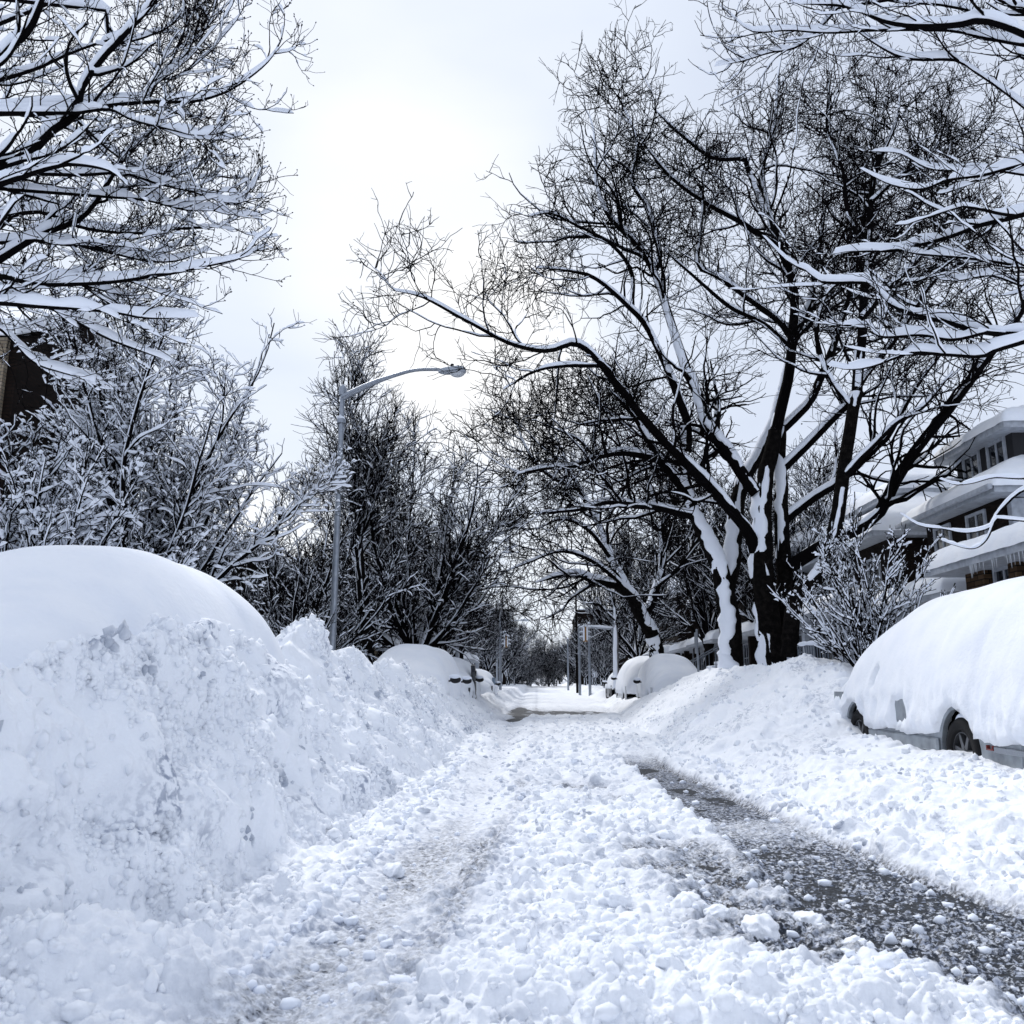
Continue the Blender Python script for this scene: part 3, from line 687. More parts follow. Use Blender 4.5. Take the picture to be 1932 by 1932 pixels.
# ---- near trees whose trunks stand just outside the frame
def near_tree(name, label, base, trunk_pts, limbs, q, n1, n2, n3, n4, group=None, budr=.012, sa=1.0, clear=None, sa0=1.0):
    tr, crw, sn = Acc(), Acc(), Acc()
    tp = np.array(trunk_pts, float); Pt = catmull(tp[:, :3], 20)[None]; Rt = np.interp(np.linspace(0, 1, 20), np.linspace(0, 1, len(tp)), tp[:, 3])[None]
    tr.add(tubes(Pt, Rt, 14)); snow_on(sn, Pt, Rt, q, .4, .05, .8, 8, 3, .25, .1, .05, nlow=9, fin=.1)
    L0 = []
    for l in limbs:
        P, r = limb_world(*l[:5], n=24, q=q, wob=.15)
        # carry the limb back to the trunk, outside the frame
        k = np.argmin(np.abs(Pt[0, :, 2]-(P[0, 2]-.5))); a0 = Pt[0, k]
        ext = catmull([a0, a0*.5+P[0]*.5+np.array([0, 0, .05]), P[0]], 7)[:-1]
        L0.append((np.vstack([ext, P]), np.concatenate([np.linspace(r[0]*1.8, r[0], 7)[:-1], r])))
    P0, R0 = pack(L0); crw.add(tubes(P0, R0, 9))
    mn = np.array([l[5] == 'n' for l in limbs])
    snow_on(sn, P0[~mn], R0[~mn], q, 1.3*sa0, .06, .9, 8, 3, .2, .15, .26, nlow=6, fin=.2, rag=.25)
    snow_on(sn, P0[mn], R0[mn], q, .7, .032, .85, 7, 3, .2, .06, .3, nlow=5, fin=.2)
    m0 = np.array([l[5] == 'l' for l in limbs]); PA, RA = P0, R0; P0, R0 = P0[m0], R0[m0]
    def clr(P, Rr):
        if clear is None: return P, Rr
        m = P[..., 2].min(1) > clear; return P[m], Rr[m]
    P1, R1 = spawn(P0, R0, n1, q, (25, 60), (.7, 1.5), .18, .95, 12, .13, .10, (.4, .7), .3, minr=.008, flat=.35)
    P2, R2 = spawn(np.concatenate([P1, resample(P0, 12)]), np.concatenate([R1, resample(R0[..., None], 12)[..., 0]*.4]), n2, q, (30, 65), (.35, .85), .15, 1, 9, .17, .14, (.45, .75), .4, minr=.0055)
    P3, R3 = spawn(P2, R2, n3, q, (35, 70), (.14, .38), .1, 1, 6, .2, .2, (.5, .8), .6, minr=.0038)
    P4, R4 = spawn(P3, R3, n4, q, (35, 75), (.05, .15), .1, 1, 4, .2, .25, (.6, .9), .7, minr=.003)
    P1, R1 = clr(P1, R1); P2, R2 = clr(P2, R2); P3, R3 = clr(P3, R3); P4, R4 = clr(P4, R4)
    crw.add(tubes(P1, R1, 6)); crw.add(tubes(P2, R2, 5)); crw.add(tubes(P3, R3, 3)); crw.add(tubes(P4, R4, 3))
    if budr: buds(crw, P4, q, .6, budr*.55); buds(crw, P3, q, .7, budr*.7); buds(crw, P2, q, .8, budr*.8)
    snow_on(sn, P1, R1, q, 1.5*sa, .03, .68, 7, 2, 0, .09, .36)
    snow_on(sn, P2, R2, q, 1.5*sa, .02, .42, 6, 2, 0, .05, .4, keep=.55)
    snow_on(sn, P3, R3, q, 1.3*sa, .014, .3, 5, 1, 0, .03, .4, keep=.15)
    return make_tree(name, label, np.array(base, float), tr, crw, sn, group)

q = np.random.default_rng(5)
def L(pts, y0, y1, w0, w1): return (pts, y0, y1, w0, w1, 'l')
def Ln(pts, y0, y1, w0, w1): return (pts, y0, y1, w0, w1, 'n')
limbs1 = [
 L([(-120, 240), (0, 113), (60, 47), (90, -40)], 7.5, 7.6, 26, 12),
 L([(-120, 350), (0, 310), (50, 293), (100, 245), (143, 213), (153, 167), (190, 110), (227, 73), (293, 0), (330, -60)], 7.2, 7.6, 24, 8),
 L([(143, 213), (200, 200), (277, 193), (325, 192), (373, 190), (433, 170), (487, 133), (515, 105), (533, 73)], 7.4, 8.2, 10, 2.5),
 L([(277, 193), (300, 150), (347, 107), (362, 80), (372, 50), (390, -10)], 7.8, 8.2, 8, 3),
 L([(-100, 370), (0, 347), (50, 330), (110, 313), (143, 310), (207, 322), (240, 350)], 6.8, 7.0, 17, 4),
 L([(-100, 540), (0, 487), (50, 457), (100, 432), (150, 412), (187, 370), (233, 300), (293, 240), (330, 200)], 7.4, 8.2, 20, 3.5),
 L([(67, 453), (110, 460), (167, 467), (267, 490), (330, 492), (400, 470)], 7.6, 8.2, 8, 3),
 L([(-100, 520), (0, 520), (60, 535), (110, 537), (200, 533), (300, 520), (400, 500), (467, 483), (500, 462)], 7.0, 8.0, 14, 2.5),
 L([(-100, 570), (0, 572), (100, 580), (200, 587), (283, 600), (376, 597)], 6.8, 7.6, 13, 3),
 L([(143, 213), (207, 207), (253, 227), (333, 247), (370, 255), (424, 252)], 7.3, 7.2, 8, 2.5),
 L([(-80, 170), (0, 150), (67, 130), (133, 100), (217, 70), (260, 45)], 7.9, 8.4, 11, 3),
 L([(150, 330), (233, 327), (300, 347), (367, 363), (430, 383), (478, 372)], 7.6, 8.2, 8, 2.5),
 L([(187, 370), (273, 377), (330, 392), (367, 397), (433, 397)], 7.8, 8.4, 7, 2.5),
 L([(-60, 540), (30, 560), (93, 580), (150, 610), (220, 645), (322, 682)], 7.6, 8.6, 11, 4),
 L([(-90, 80), (0, 45), (60, 20), (130, -10), (200, -50)], 8.2, 9, 12, 4),
 L([(-90, 420), (0, 410), (80, 400), (160, 430), (260, 440), (350, 430), (420, 425), (480, 390)], 8.4, 9.2, 12, 3),
 L([(-90, 220), (0, 215), (90, 215), (130, 215), (230, 300), (330, 330), (400, 300)], 8.6, 9.2, 12, 3),
 L([(-60, 600), (0, 620), (60, 680), (110, 700), (180, 720)], 8.0, 8.4, 9, 3),
 L([(-60, 450), (0, 430), (60, 360), (90, 300), (160, 260), (240, 240)], 8.8, 9.4, 10, 3),
 L([(200, 20), (215, 80), (300, 60), (360, 20)], 8.2, 9, 7, 2.5),
]
near_tree('street_tree', 'near bare tree with budded twigs and heavy snow, its trunk left of the frame', (-8.4, 6.4, .6),
  [(-8.4, 6.4, .2, .3), (-8.3, 6.5, 2.2, .24), (-8.1, 6.8, 4.5, .2), (-8.0, 7, 6.5, .16), (-7.8, 7.2, 9, .1), (-7.7, 7.2, 11, .05)],
  limbs1, q, 150, 900, 3400, 4200)

q = np.random.default_rng(8)
limbs7 = [
 L([(1990, 640), (1932, 630), (1861, 627), (1788, 607), (1740, 596), (1688, 578), (1660, 550), (1638, 533), (1555, 533), (1528, 513), (1488, 493), (1438, 443)], 6.6, 8.2, 15, 3),
 L([(1861, 627), (1800, 640), (1738, 632), (1661, 634), (1638, 612), (1600, 618), (1555, 610)], 6.8, 7.6, 8, 3),
 L([(2000, 385), (1932, 403), (1855, 423), (1788, 447), (1730, 463), (1688, 473), (1620, 474), (1571, 480)], 7.4, 8.2, 14, 4),
 L([(2000, 520), (1932, 503), (1855, 490), (1788, 483), (1721, 477), (1680, 460)], 7.2, 8, 9, 3),
 L([(2000, 300), (1932, 310), (1855, 330), (1788, 340), (1738, 357), (1678, 347), (1621, 317)], 7.6, 8.4, 9, 2.5),
 L([(2000, 100), (1932, 63), (1855, 37), (1805, 47), (1738, 50), (1671, 40), (1621, 20), (1581, 10), (1488, 7)], 7.2, 8.4, 20, 3.5),
 L([(2000, 260), (1932, 200), (1880, 160), (1838, 133), (1801, 113), (1708, 110), (1638, 73), (1581, 23), (1550, -20)], 7.6, 8.6, 10, 3),
 L([(1932, 85), (1850, 70), (1788, 57), (1655, 57), (1560, 62), (1488, 57), (1421, 60), (1381, 30), (1355, 7)], 7.8, 9, 8, 2),
 L([(2000, 620), (1932, 645), (1880, 660), (1850, 672), (1780, 668), (1720, 665), (1650, 690), (1600, 697), (1560, 688)], 6.6, 7.4, 12, 3),
 L([(2000, 10), (1932, 20), (1880, -5), (1800, -30)], 7.4, 8, 16, 6),
 L([(2010, 130), (1932, 110), (1900, 60), (1860, 30), (1780, 10), (1700, 5), (1620, -10)], 8, 8.8, 10, 3),
 L([(1581, 15), (1540, 60), (1500, 90), (1450, 100), (1400, 115), (1348, 125)], 8.4, 9, 6, 2),
 L([(2010, 340), (1932, 330), (1860, 320), (1760, 320), (1700, 290), (1640, 285)], 8.2, 9, 7, 2.5),
 L([(2010, 560), (1932, 540), (1870, 520), (1800, 530), (1740, 520)], 8, 8.4, 7, 2.5),
 Ln([(2010, 900), (1932, 903), (1876, 901), (1836, 911), (1801, 914), (1772, 903)], 6.0, 6.4, 5, 2),
 Ln([(2010, 900), (1932, 925), (1900, 950), (1881, 973), (1870, 994), (1825, 1005), (1780, 998), (1734, 991), (1697, 967)], 6.0, 6.8, 6, 2),
 Ln([(1880, 978), (1860, 1020), (1835, 1035), (1800, 1028), (1775, 1018)], 6.1, 6.6, 3.5, 2),
]
near_tree('street_tree', 'near bare tree with thick snow-loaded boughs, its trunk right of the frame', (8.6, 7.2, .4),
  [(8.6, 7.2, .2, .38), (8.4, 7.2, 2.2, .3), (8.1, 7.2, 4.5, .26), (7.8, 7.2, 6.5, .2), (7.7, 7.2, 9, .12), (7.6, 7.2, 11, .05)],
  limbs7, q, 75, 380, 1300, 1800, budr=0, sa=.55, clear=3.75, sa0=.85)

# ---- generic trees grown from a base, used for the left group and the street behind
def grown(base, h, r, q, style, scale=1.0, snow=1.0, counts=(9, 70, 420, 1800), lean=(0, 0), spread=1.0, K=(10, 7, 5, 3, 3), elmin=25, wig=1.0, fork=.28, levels=5, twig=.010, snowlv=3):
    """accumulators for one tree in world coordinates"""
    tr, crw, sn = Acc(), Acc(), Acc()
    b = np.array(base, float)
    m = 12; z = np.linspace(0, 1, m)
    w = np.cumsum(q.standard_normal((m, 2))*.012*h, 0)*z[:, None]
    if style == 'vase':
        ft = fork
        P = np.stack([b[0]+w[:, 0]*.4+lean[0]*z*ft, b[1]+w[:, 1]*.4+lean[1]*z*ft, b[2]+z*h*ft], 1)[None]
        Rr = (r*(1.25-.35*z**.5))[None]
        tr.add(tubes(P, Rr, K[0])); top = P[0, -1]
        n0 = counts[0]
        az = np.arange(n0)*2.399+q.random()*6; el = q.uniform(50, 86, n0) if spread < 1.2 else q.uniform(elmin, 84, n0)
        d = np.stack([np.cos(az)*np.cos(np.radians(el)), np.sin(az)*np.cos(np.radians(el)), np.sin(np.radians(el))], 1)
        d[:, 0] += lean[0]/h*.6
        st = P[0][np.clip(m-1-q.integers(0, 4, n0), 0, m-1)]
        L0 = (h*(1-ft))*q.uniform(.7, 1.05, n0)*(.6+.4*np.sin(np.radians(el)))*1.05
        pts = [st]; dd = d
        for k in range(13):
            dd = norm(dd+q.standard_normal((n0, 3))*.07+np.array([0, 0, .035]))
            pts.append(pts[-1]+dd*(L0/13)[:, None])
        P0 = np.stack(pts, 1); R0 = r*.55*q.uniform(.6, 1, n0)[:, None]*np.linspace(1, .16, 14)[None]
    else:   # excurrent: one leader with side limbs
        P = np.stack([b[0]+w[:, 0]+lean[0]*z, b[1]+w[:, 1]+lean[1]*z, b[2]+z*h*.95], 1)[None]
        Rr = (r*(1.1-z*.98))[None]
        tr.add(tubes(P, Rr, K[0]))
        P0, R0 = spawn(P, Rr, counts[0]*3, q, (35, 65), (.34*h*spread, .52*h*spread), fork*.7, .95, 14, .07, .2, (.35, .6), .2, lpow=.8)
    snow_on(sn, P, Rr, q, .5*snow, .03, .8, 6, 2, .3, .15, .1, nlow=8, fin=.1)
    lv = [(P0, R0)]
    hs = h*scale
    P1, R1 = spawn(P0, R0, counts[1], q, (22, 50), (.2*hs, .36*hs), .15, .95, 11, .10*wig, .12/wig, (.35, .6), .3, minr=twig*1.8)
    P2, R2 = spawn(np.concatenate([P1, resample(P0, 11)]), np.concatenate([R1, resample(R0[..., None], 11)[..., 0]*.5]), counts[2], q, (25, 55), (.09*hs, .18*hs), .1, 1, 8, .15*wig, .15/wig, (.4, .7), .4, minr=twig*1.3)
    P3, R3 = spawn(P2, R2, counts[3], q, (25, 60), (.045*hs, .10*hs), .1, 1, 6, .2*wig, .15/wig, (.5, .8), .6, minr=twig)
    lv += [(P1, R1), (P2, R2), (P3, R3)]
    if len(counts) > 4:
        P4, R4 = spawn(P3, R3, counts[4], q, (30, 65), (.02*hs, .05*hs), .1, 1, 4, .25, .15, (.5, .8), .7, minr=twig*.8); lv.append((P4, R4))
    for i, (a_, b_) in enumerate(lv): crw.add(tubes(a_, b_, K[min(i+1, 4)]))
    prm = [(.6, .035, .8, 7, 3, .2, .12, .12), (.75, .028, .65, 6, 3, .05, .08, .25), (.9, .022, .5, 6, 2, 0, .06, .4), (1.0, .022, .38, 5, 2, 0, .05, .5)]
    for i in range(min(snowlv, 4)):
        a1, bs, cv, kk, mu, pl, mh, wd = prm[i]
        snow_on(sn, lv[i][0], lv[i][1], q, a1*snow, bs*snow, min(cv*(.7+.3*snow), .97), kk, mu, pl, mh*snow, wd)
    return tr, crw, sn, lv

# left: dense snow-loaded multi-stemmed tree behind the near car
q = np.random.default_rng(12)
b = at(262, 1200, 15.5); b[2] = .6
tr, crw, sn, lv = grown(b, 8.3, .16, q, 'vase', .72, 1.45, (24, 300, 1900, 5200, 4500), spread=1.3, fork=.14, twig=.0075, snowlv=4, elmin=34, wig=1.5)
make_tree('ornamental_tree', 'bushy tree with all its fanned branches loaded with snow, behind the left car mound', b, tr, crw, sn)
q = np.random.default_rng(14)
b = at(40, 1200, 12.5); b[2] = .6
tr, crw, sn, lv = grown(b, 4.4, .09, q, 'vase', .9, 1.6, (26, 200, 1000, 2600, 2200), spread=1.6, fork=.10, twig=.0075, snowlv=4, wig=1.4)
make_tree('ornamental_tree', 'lower snow-smothered shrubby tree at the left edge in front of the brick house', b, tr, crw, sn)
# left: tree behind the lamp post
q = np.random.default_rng(15)
b = at(705, 1240, 27); b[2] = .5
tr, crw, sn, lv = grown(b, 11.6, .2, q, 'excurrent', .9, 1.0, (9, 110, 640, 2400), spread=.62, fork=.42, twig=.011, lean=(-1.1, 0), wig=1.2)
make_tree('street_tree', 'tall thin-topped tree with snow patch on its trunk right behind the lamp post', b, tr, crw, sn)
q = np.random.default_rng(16)
b = at(775, 1230, 31); b[2] = .5
tr, crw, sn, lv = grown(b, 9.5, .24, q, 'vase', .9, 1.2, (20, 200, 1300, 5000), spread=1.5, fork=.16, twig=.013, lean=(1.0, 0), wig=1.25, elmin=26)
make_tree('street_tree', 'broad fan of upright black branches under the street lamp head', b, tr, crw, sn)
q = np.random.default_rng(17)
b = at(560, 1230, 24); b[2] = .5
tr, crw, sn, lv = grown(b, 6.2, .16, q, 'vase', 1.0, 1.2, (22, 180, 1200, 4200), spread=1.6, fork=.08, twig=.010, wig=1.3, elmin=15)
make_tree('street_tree', 'low tangled dark tree left of the lamp post beyond the car mound', b, tr, crw, sn)

# right: bush with many snow-clad stems
q = np.random.default_rng(18)
b = at(1632, 1228, 14.0); b[2] = 1.0
tr, crw, sn, lv = grown(b, 2.9, .045, q, 'vase', .85, 1.15, (34, 170, 560, 1300), spread=1.6, fork=.04, twig=.0085, snowlv=4, elmin=38, wig=.9)
make_tree('bush', 'bush of many snow-clad stems between the plane trees and the right car mound', b, crw, None, sn)

# ------------------------------------------------------------------ cars under snow
def loft(L_, Wd, Hf, zbf, nexp=2.8, th=.10, rings=90, seg=36, pend=7, disp=None, under=True):
    """rounded shell: Hf(u) top height, zbf(y) lower edge, over a car's footprint; local coordinates"""
    k = np.linspace(0, 1, rings); u = .5-.5*np.cos(np.pi*k); u = .35*u+.65*k
    y = (u-.5)*L_
    e = np.power(np.clip(1-np.abs(2*u-1)**pend, 0, 1), 1/pend); e[0] = e[-1] = 0
    e2 = np.power(np.clip(1-np.abs(2*u-1)**(pend*.6), 0, 1), 1/(pend*.6))
    H = np.array([Hf(v) for v in u]); zb = np.array([zbf(v) for v in y])
    H = zb+(H-zb)*e2
    a = np.linspace(0, np.pi, seg)
    ca, sa = np.cos(a), np.sin(a)
    xs = -np.sign(ca)*np.abs(ca)**(2/nexp); zs = np.abs(sa)**(2/nexp)
    X = xs[None]*(Wd/2*e)[:, None]*(1-th*zs[None]**2); Z_ = zb[:, None]+(H-zb)[:, None]*zs[None]; Y_ = np.repeat(y[:, None], seg, 1)
    if disp is not None:
        dx, dz = disp(X, Y_, Z_); X = X+dx; Z_ = Z_+dz
    if under:
        X = np.concatenate([X[:, :1]*.86, X, X[:, -1:]*.86], 1); Y_ = np.concatenate([Y_[:, :1], Y_, Y_[:, -1:]], 1)
        Z_ = np.concatenate([Z_[:, :1]+.01, Z_, Z_[:, -1:]+.01], 1)
    n, m = X.shape
    idx = np.arange(n*m).reshape(n, m)
    Fq = np.stack([idx[:-1, :-1], idx[1:, :-1], idx[1:, 1:], idx[:-1, 1:]], -1).reshape(-1, 4)
    return np.stack([X, Y_, Z_], -1).reshape(-1, 3), Fq
def cyl_x(bm, x0, x1, cy, cz, r, n=28, r2=None):
    r2 = r if r2 is None else r2
    A = [bm.verts.new((x0, cy+r*math.cos(i*2*math.pi/n), cz+r*math.sin(i*2*math.pi/n))) for i in range(n)]
    B = [bm.verts.new((x1, cy+r2*math.cos(i*2*math.pi/n), cz+r2*math.sin(i*2*math.pi/n))) for i in range(n)]
    bm.faces.new(A); bm.faces.new(B[::-1])
    for i in range(n): bm.faces.new((A[i], B[i], B[(i+1) % n], A[(i+1) % n]))
def ring_x(bm, x0, x1, cy, cz, ro, ri, n=32):
    vs = []
    for x, r in ((x0, ri), (x0-.0, ro-.03), (x0+.03, ro), (x1, ro), (x1, ri)):
        vs.append([bm.verts.new((x, cy+r*math.cos(i*2*math.pi/n), cz+r*math.sin(i*2*math.pi/n))) for i in range(n)])
    for k in range(5):
        A, B = vs[k], vs[(k+1) % 5]
        for i in range(n): bm.faces.new((A[i], B[i], B[(i+1) % n], A[(i+1) % n]))
def wheel(parent, x0, cy, sgn, spokes=7, r=.345, snow=True):
    w = thing('wheel', None, None); w.parent = parent
    xo = x0 if sgn < 0 else x0-.2
    bm = bmesh.new(); ring_x(bm, xo, xo+.2, cy, r, r, r*.66); o = bobj('tyre', bm, M_RUBBER, w, smooth=True)
    xf = x0+.02 if sgn < 0 else x0-.05
    bm = bmesh.new(); ring_x(bm, xf, xf+.08, cy, r, r*.665, r*.60, 28)
    cyl_x(bm, xf, xf+.06, cy, r, .05, 16)
    for i in range(spokes):
        a = i*2*math.pi/spokes+.3
        d = Vector((0, math.cos(a), math.sin(a))); p_ = Vector((0, -math.sin(a), math.cos(a)))
        q_ = [d*.04+p_*.03, d*.04-p_*.03, d*(r*.62)-p_*.016, d*(r*.62)+p_*.016]
        A = [bm.verts.new((xf+.01, cy+v.y, r+v.z)) for v in q_]; B = [bm.verts.new((xf+.05, cy+v.y, r+v.z)) for v in q_]
        bm.faces.new(A); bm.faces.new(B[::-1])
        for k in range(4): bm.faces.new((A[k], B[k], B[(k+1) % 4], A[(k+1) % 4]))
    bobj('rim', bm, M_RIM, w)
    bm = bmesh.new(); cyl_x(bm, xf+.09, xf+.10, cy, r, r*.62, 24); bobj('brake_disc', bm, M_BLACK, w)
    if snow:
        acc = Acc(); qq = np.random.default_rng(int(abs(cy)*100)+3)
        for i in range(4):     # snow lodged on spokes and on top of the tyre
            a = 3.6+i*.55; y1, z1 = cy+math.cos(a)*r*.15, r+math.sin(a)*r*.15; y2, z2 = cy+math.cos(a)*r*.6, r+math.sin(a)*r*.6
            P = np.array([[[xf-.005, y1+(y2-y1)*t_, z1+(z2-z1)*t_] for t_ in (0, .3, .6, 1)]]); acc.add(tubes(P, np.array([[.008, .026, .03, .01]]), 7))
        P = np.array([[[xo+.07, cy+math.cos(a)*(r+.01), r+math.sin(a)*(r+.01)] for a in np.linspace(.9, 2.6, 12)]])
        acc.add(tubes(P, (np.array([.005, .02, .03, .038, .04, .035, .038, .04, .032, .025, .018, .004])*1.0)[None], 8))
        acc.build('wheel_snow', M_SNOWB, w)
    return w
def mirror(parent, x, y, z, sgn, cover=.5):
    m_ = thing('mirror', None, None); m_.parent = parent
    V_, F_ = ico(3); V_ = V_*np.array([.13, .09, .085]); V_[:, 1] = np.maximum(V_[:, 1], -.05)
    mesh_np('mirror_housing', V_+np.array([x+sgn*.16, y, z]), F_, M_BLACK, m_)
    boxes('mirror_arm', [(min(x, x+sgn*.1), max(x, x+sgn*.1), y-.02, y+.02, z-.05, z-.01)], M_BLACK, m_)
    V_, F_ = ico(3); V_ = V_*np.array([.14, .10, .06]); mesh_np('mirror_snow', V_+np.array([x+sgn*.15, y+.01, z+.07]), F_, M_SNOWB, m_)
def interp_f(pts):
    xs_, ys_ = zip(*pts); 
    def f(u):
        u0 = np.clip([u-.05, u-.02, u, u+.02, u+.05], 0, 1)
        return float(np.mean(np.interp(u0, xs_, ys_)))
    return f
def snow_car(name, label, cx, y0, y1, zg, Wd, prof, paint, seed, zb=.5, sides=(-1,), mirrors=(), wheels=(), rough=1.0, group='cars buried in snow along the kerb', nexp=2.8, th=.1, panel=True, body_drop=.35, pend=7):
    Lc = y1-y0; cyc = (y0+y1)/2
    root = thing(name, label, 'car', (cx, cyc, zg), group=group)
    Hf = interp_f(prof)
    bl = Lc-.6 if Lc < 5.7 else Lc-1.05
    Vb, Fb = loft(bl, Wd-.28, lambda u: Hf(u)-body_drop, lambda y: .24, 3.2, .16, 60, 24, 9)
    # the painted body: hidden core, and below it side panels with wheel arches
    wl = [w_-cyc for w_ in wheels]
    if panel and wl:
        Vc, Fc = loft(bl, 1.24, lambda u: min(Hf(u)-body_drop, .95), lambda y: .24, 3.6, .1, 40, 18, 9)
        mesh_np('underbody', Vc, Fc, M_BLACK, root)
        Vb[:, 2] = np.maximum(Vb[:, 2], .86)
        mesh_np('body', Vb, Fb, paint, root)
        for sgn in (-1, 1):
            bm = bmesh.new(); xo = sgn*(Wd/2-.058)
            pts = [(-bl/2+.05, .9), (-bl/2, .6), (-bl/2+.04, .24)]
            for w_ in sorted(wl):
                pts += [(w_+.40*math.cos(a), .35+.42*math.sin(a)) for a in np.linspace(math.pi*1.08, -math.pi*.08, 18)]
            pts += [(bl/2-.04, .24), (bl/2, .6), (bl/2-.05, .9)]
            vs = [bm.verts.new((xo, a, b_)) for a, b_ in pts]; f = bm.faces.new(vs)
            r_ = bmesh.ops.extrude_face_region(bm, geom=[f]); vv = [e for e in r_['geom'] if isinstance(e, bmesh.types.BMVert)]
            for v in vv: v.co.x -= sgn*.05
            bmesh.ops.triangulate(bm, faces=[f for f in bm.faces if len(f.verts) > 4])
            bobj('side_panel', bm, paint, root)
            if len(wl) > 1:
                a, b_ = sorted(wl)
                boxes('sill', [(min(xo-.0, xo+sgn*.035), max(xo, xo+sgn*.035), a+.43, b_-.43, .33, .47)], paint, root, bevel=.018)
        for w_ in wl:
            for sgn in (-1, 1):
                xw = sgn*(Wd/2-.06); wheel(root, xw, w_, sgn, snow=(sgn in sides and rough > .9))
    else:
        mesh_np('body', Vb, Fb, paint, root)
    def zbf(y):
        z = zb+.035*float(vnoise(np.array([y*3.0]), np.array([seed*.7]), seed)[0])+.02*float(vnoise(np.array([y*11.0]), np.array([seed*.3]), seed)[0])
        for w_ in wl:
            d = abs(y-w_)
            if d < .45: z = max(z, .35+math.sqrt(max(.45**2-d*d, 0))+.01*float(vnoise(np.array([y*20.]), np.array([1.]), seed)[0]))
        return z
    def disp(X, Y_, Z_):
        low = sstep(1.35, .6, Z_)
        sx = np.sign(X)*sstep(0, .5, np.abs(X))
        n_ = .03*fbm(Y_*1.3, Z_*2.2+seed, seed, 3)+.04*lumps(Y_*6, Z_*6, seed+4, .5)*low+.032*fbm(Y_*9, Z_*7, seed+2, 3)*low+.012*fbm(Y_*5, Z_*4, seed+12, 3)
        dxx = sx*n_*(.25+1.0*low)*rough
        dzz = .05*fbm(X*.8+seed, Y_*.6, seed+7, 2)*sstep(1.0, 1.8, Z_)
        for (hy, hz, ry, rz, dep) in holes:
            g = np.clip(1.35*np.exp(-(((Y_-hy+.2*(Z_-hz))/ry)**4+((Z_-hz)/rz)**4))*(1+.5*fbm(Y_*12, Z_*12, 3, 2)), 0, 1)
            dxx = dxx-np.sign(X)*g*dep*(X < 0)
        return dxx, dzz
    holes = [(hy-cyc, hz, a_, b_, c_) for hy, hz, a_, b_, c_ in HOLES.get(label, [])]
    Vs, Fs = loft(Lc, Wd, Hf, zbf, nexp, th, 170, 72, pend, disp)
    mesh_np('snow_cover', Vs, Fs, M_SNOW, root)
    for (sgn, y, z) in mirrors: mirror(root, sgn*(Wd/2-.03), y-cyc, z, sgn)
    return root
HOLES = {}
LR1 = 'smooth snow mound over a silver car with one wheel and the sill showing, right foreground'
HOLES[LR1] = [(9.95, .72, .17, .11, .14), (10.75, 1.10, .06, .10, .12), (11.9, .9, .05, .1, .05)]
c1 = snow_car('parked_car', LR1, 4.93, 7.0, 12.75, .13, 2.0,
   [(0, 1.6), (.06, 1.95), (.2, 2.05), (.35, 2.09), (.6, 2.04), (.74, 1.86), (.86, 1.5), (.94, 1.22), (1, .95)], M_SILVER, 31, zb=.5, wheels=(8.62, 11.35), nexp=2.3, th=.16, pend=9)
cyc = (7.0+12.75)/2
xo = -.968
boxes('bumper_trim', [(xo, xo+.03, 7.42-cyc, 7.95-cyc, .41, .465)], M_CHROME, c1, bevel=.006)
boxes('side_marker', [(xo-.004, xo+.03, 7.955-cyc, 8.08-cyc, .425, .44), (xo-.005, xo+.03, 8.06-cyc, 8.075-cyc, .44, .47), (xo-.005, xo+.03, 7.96-cyc, 7.975-cyc, .44, .468)], M_RED, c1, bevel=.003)
c2 = snow_car('parked_car', 'large smooth snow dome over a buried car behind the dirty bank, left foreground', -3.2, 3.3, 8.25, .12, 2.05,
   [(0, 1.25), (.1, 1.4), (.25, 1.58), (.38, 1.86), (.5, 1.99), (.7, 2.03), (.86, 1.97), (.95, 1.82), (1, 1.6)], M_DARKCAR, 37, zb=.5, wheels=(4.3, 7.1), nexp=2.5, th=.14, rough=.6, pend=6)
SUV = [(0, 1.3), (.08, 1.42), (.2, 1.5), (.33, 1.8), (.45, 1.93), (.85, 1.93), (.95, 1.8), (1, 1.5)]
SED = [(0, 1.1), (.1, 1.25), (.25, 1.35), (.42, 1.72), (.6, 1.75), (.78, 1.4), (.9, 1.3), (1, 1.05)]
VAN = [(0, 1.6), (.06, 2.0), (.3, 2.2), (.7, 2.2), (.85, 1.9), (.93, 1.6), (1, 1.3)]
snow_car('parked_car', 'snow-covered car with black mirrors, nearest in the left row past the dirty bank', -3.3, 19.0, 24.0, .1, 2.1, [(u, h+.08) for u, h in SUV], M_DARKCAR, 41, zb=.55, mirrors=((1, 20.2, 1.12), (-1, 20.2, 1.12), (1, 23.2, 1.1)), wheels=(20, 22.9), rough=.7)
c4 = snow_car('parked_car', 'dark car with its windscreen pillar and door edge bare of snow, left row', -3.3, 26.2, 31.0, .1, 2.05, [(u, h-.03) for u, h in SUV], M_DARKCAR, 43, zb=.5, mirrors=((1, 28.0, 1.15), (-1, 28.0, 1.15)), wheels=(27.2, 30), rough=.7)
